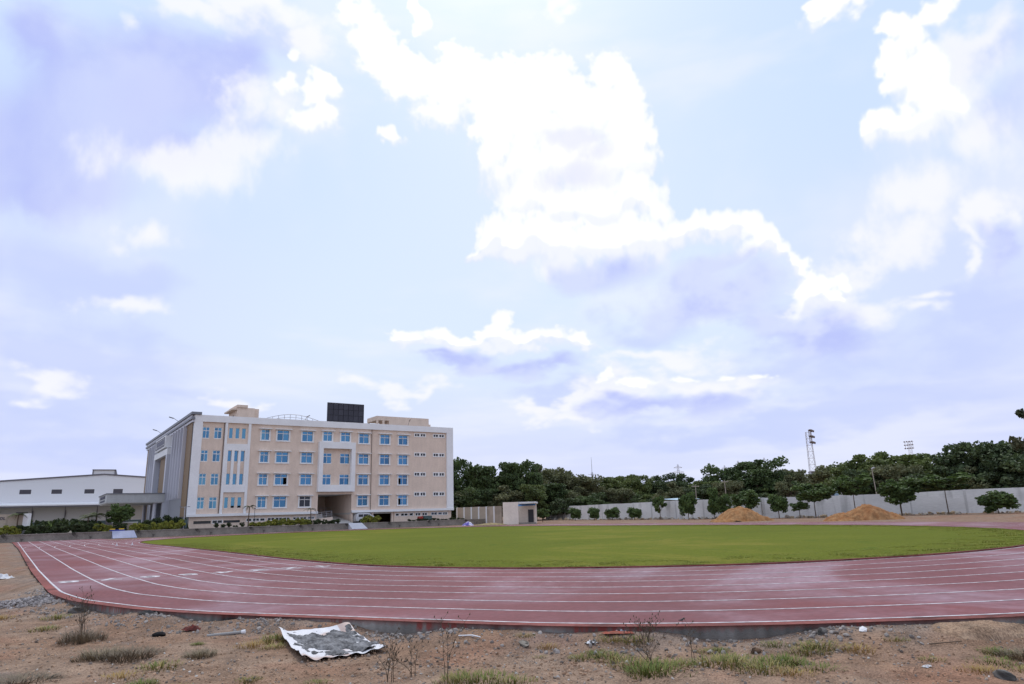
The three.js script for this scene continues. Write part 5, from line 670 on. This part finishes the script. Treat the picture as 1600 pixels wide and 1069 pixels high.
// rubble along the foot of the far wall
{
  const rock = new THREE.IcosahedronGeometry(1, 1); { const P = rock.attributes.position; for (let i = 0; i < P.count; i++) { const x = P.getX(i), y = P.getY(i), z = P.getZ(i), k = 1 + 0.35 * noise3(x * 1.3 + 5, y * 1.3, z * 1.3); P.setXYZ(i, x * k, y * k * 0.7, z * k); } rock.computeVertexNormals(); }
  const put = (name, label, n, fn, mm, seed) => { const r = mulberry(seed), im = new THREE.InstancedMesh(rock, mm, n), m4 = new THREE.Matrix4(), q = new THREE.Quaternion(), e = new THREE.Euler(), col = new THREE.Color(); let c = 0, guard = 0; while (c < n && guard++ < n * 20) { const o = fn(r); if (!o) continue; const [x, y, z, s, tone] = o; e.set(r() * 3, r() * 6, r() * 3); q.setFromEuler(e); m4.compose(new THREE.Vector3(x, y, z), q, new THREE.Vector3(s * (0.7 + 0.6 * r()), s * (0.6 + 0.5 * r()), s * (0.7 + 0.6 * r()))); im.setMatrixAt(c, m4); im.setColorAt(c, col.setRGB(...tone)); c++; } im.count = c; im.name = name; im.castShadow = im.receiveShadow = true; scene.add(im); stuff(im); tag(im, label, name === 'gravel' ? 'gravel' : 'rubble'); };
  const stone = mat([1, 1, 1], { roughness: 0.95 });
  put('rubble', 'broken stones and soil clods along the foot of the compound walls', 420, (r) => { const t = r(); let x, z; if (t < 0.5) { const f = t * 2; x = 6 + 28 * f; z = -166 + 68 * Math.pow(f, 0.9) + r() * 3; } else { const f = (t - 0.5) * 2; x = 36 + 30 * f; z = -97 + 11 * f * f + r() * 5; } const k = 0.12 + 0.35 * r() * r(); const d = r(); return [x, 0.0, z, k, d > 0.6 ? [0.2, 0.17, 0.14] : d > 0.3 ? [0.33, 0.25, 0.16] : [0.4, 0.37, 0.33]]; }, stone, 71);
  const tone = (r) => { const d = r(), k = 0.7 + 0.6 * r(); return d > 0.35 ? [0.37 * k, 0.245 * k, 0.165 * k] : d > 0.16 ? [0.30 * k, 0.25 * k, 0.21 * k] : d > 0.05 ? [0.20 * k, 0.17 * k, 0.15 * k] : [0.5 * k, 0.47 * k, 0.43 * k]; };
  put('gravel', 'loose pebbles and crumbs of soil strewn over the bare ground', 19000, (r) => { const a = -0.82 + 1.64 * r(), d = 7 + 13 * Math.pow(r(), 1.3), x = d * Math.sin(a), z = -d * Math.cos(a), D = distOuter(x, z); if (D < 0.06) return null; const patch = noise3(x * 0.7, 3, z * 0.7); if (patch < -0.1 && r() > 0.35) return null; const s = 0.005 + 0.017 * Math.pow(r(), 2.6) * (patch > 0.2 ? 1.4 : 1); return [x, groundY(x, z, D) + s * 0.2, z, s, tone(r)]; }, stone, 72);
  put('gravel', 'grey broken concrete chips banked along the side of the track bed', 4200, (r) => { const f = r() * 900, i = Math.floor(f), d = EDGE + 0.08 + Math.pow(r(), 1.6) * 0.75, pa = off(i, d), pb = off(i + 1, d), [x, z] = toXZ(pa[0] + (pb[0] - pa[0]) * (f - i), pa[1] + (pb[1] - pa[1]) * (f - i)); const R = Math.hypot(x, z); if (R > 24 || z > -5 || x > 12) return null; const pt = sm(-0.05, 0.3, noise3(x * 0.8 + 9, 6, z * 0.8)); if (r() > 0.15 + pt) return null; const s = 0.008 + 0.03 * Math.pow(r(), 3), k = 0.6 + 0.7 * r(); return [x, gy(x, z) + s * 0.3, z, s, [0.31 * k, 0.28 * k, 0.26 * k]]; }, stone, 73);
  put('gravel', 'heap of grey stone chips beside the track corner', 1300, (r) => { const a = r() * 6.28, d = Math.pow(r(), 0.7), x = -11.7 + Math.cos(a) * d * 1.7, z = -17.2 + Math.sin(a) * d * 0.9; if (distOuter(x, z) < 0.1) return null; const s = 0.012 + 0.035 * Math.pow(r(), 2.5), k = 0.6 + 0.8 * r(); return [x, gy(x, z) + 0.1 * (1 - d) * r() + s * 0.3, z, s, [0.30 * k, 0.275 * k, 0.27 * k]]; }, stone, 74);
  // single stones large enough to pick out
  const slab = new THREE.DodecahedronGeometry(1, 0); { const P = slab.attributes.position; for (let i = 0; i < P.count; i++) { const x = P.getX(i), y = P.getY(i), z = P.getZ(i), k = 1 + 0.5 * noise3(x * 1.1 + 2, y * 1.1, z * 1.1); P.setXYZ(i, x * k * 1.25, y * k * 0.55, z * k * 0.9); } slab.computeVertexNormals(); }
  const big2 = [[-6.02, 12.17, 0.1, 'black', 'black charred lump lying on the soil by the dry shrub'], [5.0, 7.75, 0.11, 'grey', 'grey rounded rock half sunk in the soil by the grass tufts'], [-9.3, 15.2, 0.16, 'grey', 'grey stone lying under the corner of the track'], [0.05, 10.15, 0.09, 'pale', 'pale flat stone lying by the track bed past the tarpaulin'], [3.0, 9.45, 0.07, 'brown', 'brown stone lying alone near the tallest grass clump'], [-7.3, 8.9, 0.22, 'pale', 'pale concrete lump at the edge of the dry twigs'], [4.62, 9.9, 0.065, 'white', 'white chalky block resting on grey rubble by the track side'], [-3.5, 12.35, 0.1, 'pale', 'pale stone wedged between the tarpaulin and the track bed'], [4.1, 10.0, 0.08, 'grey', 'small grey chip beside the white chalky block']];
  const colr = { black: [0.025, 0.025, 0.03], grey: [0.27, 0.26, 0.26], pale: [0.45, 0.42, 0.38], brown: [0.24, 0.15, 0.1], white: [0.72, 0.71, 0.72] };
  big2.forEach(([x, d, s, c, label], i) => { const o = mesh('stone', c === 'white' || c === 'pale' ? slab : rock, mat(colr[c], { roughness: 0.9, map: c === 'white' ? null : concMap })); o.position.set(x, gy(x, -d) + s * 0.22, -d); o.rotation.set(0.06 * i, i * 1.7, 0.1); o.scale.set(s * 1.1, s * (c === 'white' ? 0.6 : 0.75), s * 0.85); tag(o, label, 'stone'); });
}
// ---------------------------------------------------------------- weeds on the bare soil
{
  const tuft = (seed, n, R, h, c0, c1, w = 0.006) => { const r = mulberry(seed), g = new G(); for (let k = 0; k < n; k++) { const a = r() * 6.28, d = R * Math.pow(r(), 0.6) * (0.8 + 0.3 * Math.abs(Math.sin(a * 1.5 + seed))); blade(g, Math.cos(a) * d, -0.015, Math.sin(a) * d, h * (0.4 + 0.7 * r()) * (1 - 0.4 * d / R), w * (0.6 + 0.8 * r()), 0.3 + 1.0 * r(), a + (r() - 0.5) * 2.2, mix3(c0, c1, r())); } return g.geo; };
  const green = [0.10, 0.145, 0.035], lime = [0.23, 0.24, 0.07], straw = [0.42, 0.33, 0.14], ochre = [0.36, 0.22, 0.08], grey = [0.16, 0.13, 0.10];
  const V = { green: [tuft(1, 230, 0.3, 0.15, green, straw), tuft(2, 210, 0.34, 0.13, green, lime), tuft(3, 190, 0.28, 0.12, green, straw), tuft(12, 280, 0.28, 0.15, green, lime)], straw: [tuft(4, 180, 0.28, 0.15, straw, green), tuft(5, 170, 0.3, 0.13, ochre, straw), tuft(6, 150, 0.25, 0.13, straw, lime)], grey: [tuft(7, 520, 0.34, 0.24, grey, [0.25, 0.2, 0.14], 0.005), tuft(8, 460, 0.3, 0.26, grey, [0.3, 0.25, 0.16], 0.005)] };
  const put = (kind, k, x, d, s, label, group, sy = 1) => { const o = mesh('grass_tuft', V[kind][k % V[kind].length], M.grass); o.position.set(x, gy(x, -d), -d); o.rotation.y = rr(0, 6.28); o.scale.set(s, s * sy, s); tag(o, label, 'grass tuft', group); };
  const MARKS = [[1.6, 8.7, 'around the wiry weed'], [2.8, 8.8, 'beside the brown stone'], [-0.4, 8.3, 'beside the tallest wiry weed'], [-3.75, 10.95, 'at the corner of the plastic sheet'], [-2.1, 11.95, 'behind the plastic sheet'], [4.0, 9.45, 'below the white chalky block'], [-4.8, 9.3, 'before the matted dark shrub'], [-9.5, 14.6, 'below the corner of the track'], [-12.0, 15.2, 'beside the heap of grey chips'], [-17.5, 23.4, 'beside the torn white bag'], [5.4, 8.6, 'below the sand bank'], [5.2, 8.0, 'beside the grey rounded rock'], [1.3, 10.1, 'against the bare grey weed'], [0.3, 10.0, 'by the pale flat stone'], [-4.2, 8.5, 'on the open soil before the plastic sheet'], [-2.7, 8.6, 'by the wiry weed with dark seed heads'], [2.5, 9.6, 'behind the long green clump'], [0.9, 9.45, 'beside the dirty paper scrap'], [-5.9, 10.6, 'in the edge of the matted dark shrub'], [-8.6, 13.2, 'near the black rag']];
  const beside = (x, d) => MARKS.reduce((b, m) => { const q = Math.hypot(m[0] - x, m[1] - d); return q < b[0] ? [q, m[2]] : b; }, [1e9, ''])[1];
  const GREEN = 'ragged green grass tuft on bare soil', STRAW = 'yellowing dry grass tuft on bare soil';
  [[1.35, 8.9, 1.2], [1.62, 8.62, 1.3], [1.9, 8.85, 1.0], [1.45, 8.45, 1.1], [2.35, 8.8, 1.2], [2.6, 8.95, 1.1], [2.9, 8.75, 1.1], [3.15, 8.9, 1.0], [2.75, 8.45, 1.1], [3.35, 8.5, 0.9], [2.4, 9.6, 0.6], [2.6, 9.65, 0.5], [3.6, 9.35, 0.9], [3.35, 9.75, 0.6], [4.85, 9.55, 0.55], [1.0, 9.55, 0.8], [0.75, 9.35, 0.6], [5.4, 8.5, 0.8], [4.85, 8.75, 0.6], [5.75, 9.0, 0.7], [-0.7, 8.35, 1.0], [-0.4, 8.3, 1.1], [-0.1, 8.2, 0.9], [-4.4, 8.6, 0.7], [-3.2, 8.7, 0.5], [-2.35, 8.5, 0.5], [0.25, 9.6, 0.4], [-4.9, 11.1, 0.4]].forEach(([x, d, s], i) => put('green', i, x, d, s, `${GREEN} ${beside(x, d)}`, `green tufts ${beside(x, d)}`));
  [[-3.75, 11.3, 1.1], [-3.95, 10.9, 0.9], [-3.6, 10.7, 0.8], [-2.3, 12.0, 0.8], [-1.9, 11.9, 0.7], [1.25, 10.1, 0.9], [1.55, 10.0, 0.8], [0.35, 10.1, 0.7], [0.05, 10.5, 0.6], [3.9, 9.5, 1.0], [4.2, 9.3, 0.9], [3.75, 9.6, 0.8], [-4.7, 9.6, 1.0], [-4.9, 9.1, 0.9], [-5.9, 10.6, 0.8], [-9.3, 14.6, 1.0], [-10.7, 14.9, 1.1], [-12.2, 15.3, 1.2], [-8.6, 13.2, 0.9], [5.0, 8.1, 0.8], [5.5, 8.0, 0.9], [1.15, 9.3, 0.9], [-3.9, 8.4, 0.7], [-17.9, 23.8, 1.5], [-17.2, 22.9, 1.2], [3.0, 8.2, 0.8]].forEach(([x, d, s], i) => put('straw', i, x, d, s, `${STRAW} ${beside(x, d)}`, `yellowing tufts ${beside(x, d)}`));
  [[-7.15, 11.9, 1.0, 'dry grey brown shrub below the corner of the track', 1.3], [-5.95, 10.4, 1.1, 'matted dark dry shrub lying wide on the soil', 0.75], [-5.5, 10.35, 1.2, 'matted dark dry shrub lying beside the widest one', 0.7], [-4.45, 10.2, 0.7, 'small dry dark tuft between the matted shrub and the tarpaulin', 0.8], [-6.1, 8.95, 1.3, 'low mat of dry twigs at the edge of the pale concrete lump', 0.4], [5.9, 8.7, 0.9, 'grey wiry tuft on the soil below the sand bank', 0.7]].forEach(([x, d, s, label, sy], i) => put('grey', i, x, d, s, label, undefined, sy));
  // tall wiry weeds: stalks with side twigs and seed heads
  const wiry = (x, d, h, n, seed, label, spread = 0.3) => { const r = mulberry(seed), t = thing('wiry_weed', label, 'weed', [x, gy(x, -d) - 0.01, -d]); for (let k = 0; k < n; k++) { const g = new G(); const a = r() * 6.28, sp = spread * (0.3 + r()), hh = h * (0.55 + 0.5 * r()); let pv = [(r() - 0.5) * 0.1, 0, (r() - 0.5) * 0.1]; const b0 = pv; for (let s = 1; s <= 5; s++) { const f = s / 5, p = [b0[0] + Math.cos(a) * sp * f * f + 0.015 * (r() - 0.5), hh * f, b0[2] + Math.sin(a) * sp * f * f + 0.015 * (r() - 0.5)]; g.tube(pv, p, 0.0045 * (1.2 - f * 0.7), 0.0045 * (1.1 - f * 0.7), 4, false); if (s > 1) for (let q = 0; q < 2; q++) { const b = r() * 6.28, L = 0.05 + 0.09 * r(), e = [p[0] + Math.cos(b) * L, p[1] + L * 0.7, p[2] + Math.sin(b) * L]; g.tube(p, e, 0.0022, 0.0015, 3, false); g.tube(e, [e[0] + 0.006, e[1] + 0.022, e[2]], 0.008, 0.003, 4, false); } pv = p; } mesh('stalk', g, wm, t); } };
  const wm = mat([0.115, 0.09, 0.065], { roughness: 0.95 });
  wiry(-1.5, 8.45, 0.52, 5, 1, 'tall wiry weed with dark seed heads before the bare soil patch'); wiry(-0.85, 8.5, 0.75, 3, 2, 'tallest wiry weed with two bare stalks beside green tufts', 0.2); wiry(-1.25, 8.7, 0.45, 3, 3, 'short wiry weed between the two taller weeds'); wiry(1.55, 8.95, 0.5, 6, 4, 'wiry weed standing in the tallest green clump'); wiry(2.1, 9.0, 0.42, 2, 5, 'single thin upright weed between two green clumps', 0.08); wiry(-7.25, 12.1, 0.75, 9, 6, 'brush of dry upright stalks in the shrub below the track corner', 0.25); wiry(1.7, 10.0, 0.3, 7, 8, 'bare grey weed growing against the track bed', 0.15);
}
// ---------------------------------------------------------------- sheet of plastic with dried cement, and litter
{
  const A = [-3.85, 11.6], B = [-2.75, 11.75], C = [-1.83, 10.2], D = [-2.84, 9.55], N = 70, g = new G(), top = [], P = (u, v) => { const a = [A[0] + (B[0] - A[0]) * u, A[1] + (B[1] - A[1]) * u], b = [D[0] + (C[0] - D[0]) * u, D[1] + (C[1] - D[1]) * u]; return [a[0] + (b[0] - a[0]) * v, a[1] + (b[1] - a[1]) * v]; };
  const hgt = (u, v) => 0.02 + 0.05 * Math.exp(-((u) ** 2 + (v) ** 2) / 0.06) + 0.05 * Math.exp(-((1 - u) ** 2 * 3 + v ** 2) / 0.08) + 0.035 * Math.exp(-((1 - u) ** 2 + (1 - v) ** 2) / 0.03) + 0.05 * Math.exp(-(u ** 2) / 0.01) + 0.03 * (noise3(u * 4, v * 4, 2) + 0.4) * (0.4 + Math.abs(u - 0.5) + Math.abs(v - 0.5)) + 0.012 * Math.sin(u * 34) * sm(0.93, 1, v);
  for (const s of [1, 0]) for (let i = 0; i <= N; i++) for (let j = 0; j <= N; j++) { const u = i / N, v = j / N, [x, d] = P(u, v), jx = 0.03 * noise3(u * 8, v * 3, 7) * (v > 0.9 || v < 0.1 ? 1 : 0), y = Math.max(gy(x, -d), -0.2) + hgt(u, v) - (s ? 0 : 0.004); const red = sm(0.25, 0.5, noise3(u * 3 + 6, v * 3, 8) + (v > 0.93 && u < 0.55 ? 0.45 : 0) + (u > 0.82 && v < 0.16 ? 0.5 : 0)); g.v(x + jx, y, -d + jx, 0, 1, 0, x, d, mix3([0.66, 0.66, 0.70], [0.42, 0.25, 0.18], 0.7 * red)); }
  const M1 = N + 1; for (let i = 0; i < N; i++) for (let j = 0; j < N; j++) { const q = i * M1 + j, w = q + M1 * M1; g.i.push(q, q + 1, q + M1, q + 1, q + M1 + 1, q + M1, w, w + M1, w + 1, w + 1, w + M1, w + M1 + 1); }
  const ge = g.geo; ge.computeVertexNormals(); const t = mesh('plastic_sheet', ge, mat([1, 1, 1], { vertexColors: true, roughness: 0.55, side: THREE.DoubleSide })); tag(t, 'white plastic sheet with curled corners covered in dried grey cement', 'plastic sheet');
  const c = new G(), K = 150; for (let i = 0; i <= K; i++) for (let j = 0; j <= K; j++) { const u = 0.04 + 0.94 * i / K, v = 0.06 + 0.9 * j / K, [x, d] = P(u, v), m = Math.min(u - 0.04, 0.98 - u, (v - 0.06) * 1.2, (0.96 - v)) * 4, f = fbm(u * 6, 4, v * 6, 5), k = m * 0.55 - 0.06 + f * 1.9 + 0.3 * (u - 0.35) - 0.35 * sm(0.35, 0.9, (1 - u) * 0.7 + v * 0.5 - 0.25), lump = 0.035 * clamp(k * 1.4) + 0.018 * Math.max(0, fbm(u * 22, 1, v * 22, 3)) * (k > 0 ? 1 : 0); const gr = 0.10 + 0.15 * sm(-0.3, 0.4, fbm(u * 7 + 3, 9, v * 7, 4)) + 0.1 * noise3(u * 40, 2, v * 40); c.v(x, Math.max(gy(x, -d), -0.2) + hgt(u, v) + (k > 0 ? 0.002 + lump : -0.02), -d, 0, 1, 0, x, d, [gr, gr, gr * 1.04]); }
  for (let i = 0; i < K; i++) for (let j = 0; j < K; j++) { const q = i * (K + 1) + j; c.i.push(q, q + 1, q + K + 1, q + 1, q + K + 2, q + K + 1); } const cg = c.geo; cg.computeVertexNormals(); mesh('cement_crust', cg, mat([1, 1, 1], { vertexColors: true, roughness: 0.95, bumpMap: grainBump, bumpScale: 0.01, side: THREE.DoubleSide }), t);
}
{
  const crumple = (name, label, cat, x, d, w, l, h, seed, c0, c1, turn = 0, cut = 0.05) => { const g = new G(), N = 16; for (let i = 0; i <= N; i++) for (let j = 0; j <= N; j++) { const u = i / N - 0.5, v = j / N - 0.5, e = 1 - 4 * Math.max(u * u, v * v), k = noise3(u * 5 + seed, v * 5, seed * 0.7), rag = 1 + 0.3 * noise3(u * 3, seed, v * 3); g.v(u * w * rag, 0.006 + h * (0.25 + 0.75 * Math.max(0, e)) * (0.55 + k), v * l * rag, 0, 1, 0, u, v, noise3(u * 4 + seed, v * 4, 3) > cut ? c0 : c1); } for (let i = 0; i < N; i++) for (let j = 0; j < N; j++) { const q = i * (N + 1) + j; g.i.push(q, q + 1, q + N + 1, q + 1, q + N + 2, q + N + 1); } const ge = g.geo; ge.computeVertexNormals(); const o = mesh(name, ge, mat([1, 1, 1], { vertexColors: true, roughness: 0.8, side: THREE.DoubleSide })); o.position.set(x, gy(x, -d), -d); o.rotation.y = turn; tag(o, label, cat); };
  crumple('cloth_scrap', 'crumpled dark red cloth scrap on the soil below the track side', 'cloth', -5.6, 12.45, 0.3, 0.2, 0.09, 3, [0.19, 0.05, 0.04], [0.11, 0.035, 0.03]);
  crumple('cloth_scrap', 'flat red scrap on the soil beside the bare grey weed', 'cloth', 1.35, 10.25, 0.42, 0.14, 0.03, 5, [0.36, 0.09, 0.06], [0.28, 0.10, 0.07]);
  crumple('paper_scrap', 'dirty white paper scrap lying between grass and track bed', 'litter', 0.97, 10.05, 0.16, 0.12, 0.05, 8, [0.7, 0.7, 0.72], [0.12, 0.11, 0.1], 0.4); crumple('paper_scrap', 'white plastic scrap with black edge against the track bed', 'litter', 1.42, 10.45, 0.16, 0.08, 0.04, 9, [0.75, 0.76, 0.8], [0.03, 0.03, 0.04], -0.4);
  crumple('plastic_bag', 'torn white plastic bag on the soil beside the sprint straight', 'litter', -18.5, 25.6, 0.75, 0.5, 0.16, 12, [0.74, 0.74, 0.77], [0.6, 0.6, 0.62]); crumple('rag', 'black rag on the soil near the crumpled red cloth', 'cloth', -7.1, 13.9, 0.42, 0.2, 0.06, 14, [0.03, 0.03, 0.035], [0.07, 0.065, 0.06]); crumple('paper_scrap', 'small folded white paper among the last grass tufts', 'litter', 4.55, 8.35, 0.13, 0.06, 0.03, 17, [0.72, 0.72, 0.74], [0.5, 0.48, 0.46], 0.5);
  const p = thing('pipe_piece', 'short grey pipe offcut half buried in the soil', 'pipe', [-4.75, gy(-4.75, -11.9) + 0.02, -11.9], 0.1); mesh('pipe', new G().tube([-0.34, -0.02, 0], [0.22, 0.015, 0], 0.026, 0.026, 14), M.pvc, p); mesh('collar', new G().tube([0.2, 0.014, 0], [0.26, 0.018, 0], 0.033, 0.033, 14), M.paperWhite, p);
  const s = thing('plastic_strip', 'bent white plastic strip on the bare soil patch', 'litter', [-0.75, gy(-0.75, -10.6) + 0.01, -10.6], -0.3); mesh('strip', new G().tube([-0.16, 0, 0], [0.05, 0.012, 0], 0.011, 0.011, 6).tube([0.05, 0.012, 0], [0.2, 0, 0.06], 0.011, 0.008, 6), M.paperWhite, s);
  const st = thing('stick', 'thin dark stick lying on the sandy soil below the sand bank', 'stick', [5.4, gy(5.4, -9.35) + 0.012, -9.35], 0.1); mesh('twig', new G().tube([-0.25, 0, 0], [0.2, 0.015, 0], 0.008, 0.006, 5), M.bark, st);
  const bd = thing('bird', 'small dark bird standing on the outer lane line of the track', 'bird', [2.33, 0.008, -10.55], 0.5); bd.scale.setScalar(0.75); { const g = new G(); g.tube([0, 0, 0], [0, 0.035, 0], 0.003, 0.003, 4).tube([0.012, 0, 0.01], [0.012, 0.035, 0.01], 0.003, 0.003, 4).tube([-0.035, 0.045, 0], [0.0, 0.05, 0], 0.012, 0.02, 8).tube([0.0, 0.05, 0], [0.035, 0.065, 0], 0.02, 0.012, 8).tube([0.035, 0.065, 0], [0.048, 0.078, 0], 0.012, 0.011, 8).tube([0.048, 0.078, 0], [0.068, 0.076, 0], 0.006, 0.001, 6).tube([-0.035, 0.045, 0], [-0.085, 0.05, 0], 0.01, 0.006, 6); mesh('body', g, M.black, bd); }
}
renderer.render(scene, camera);
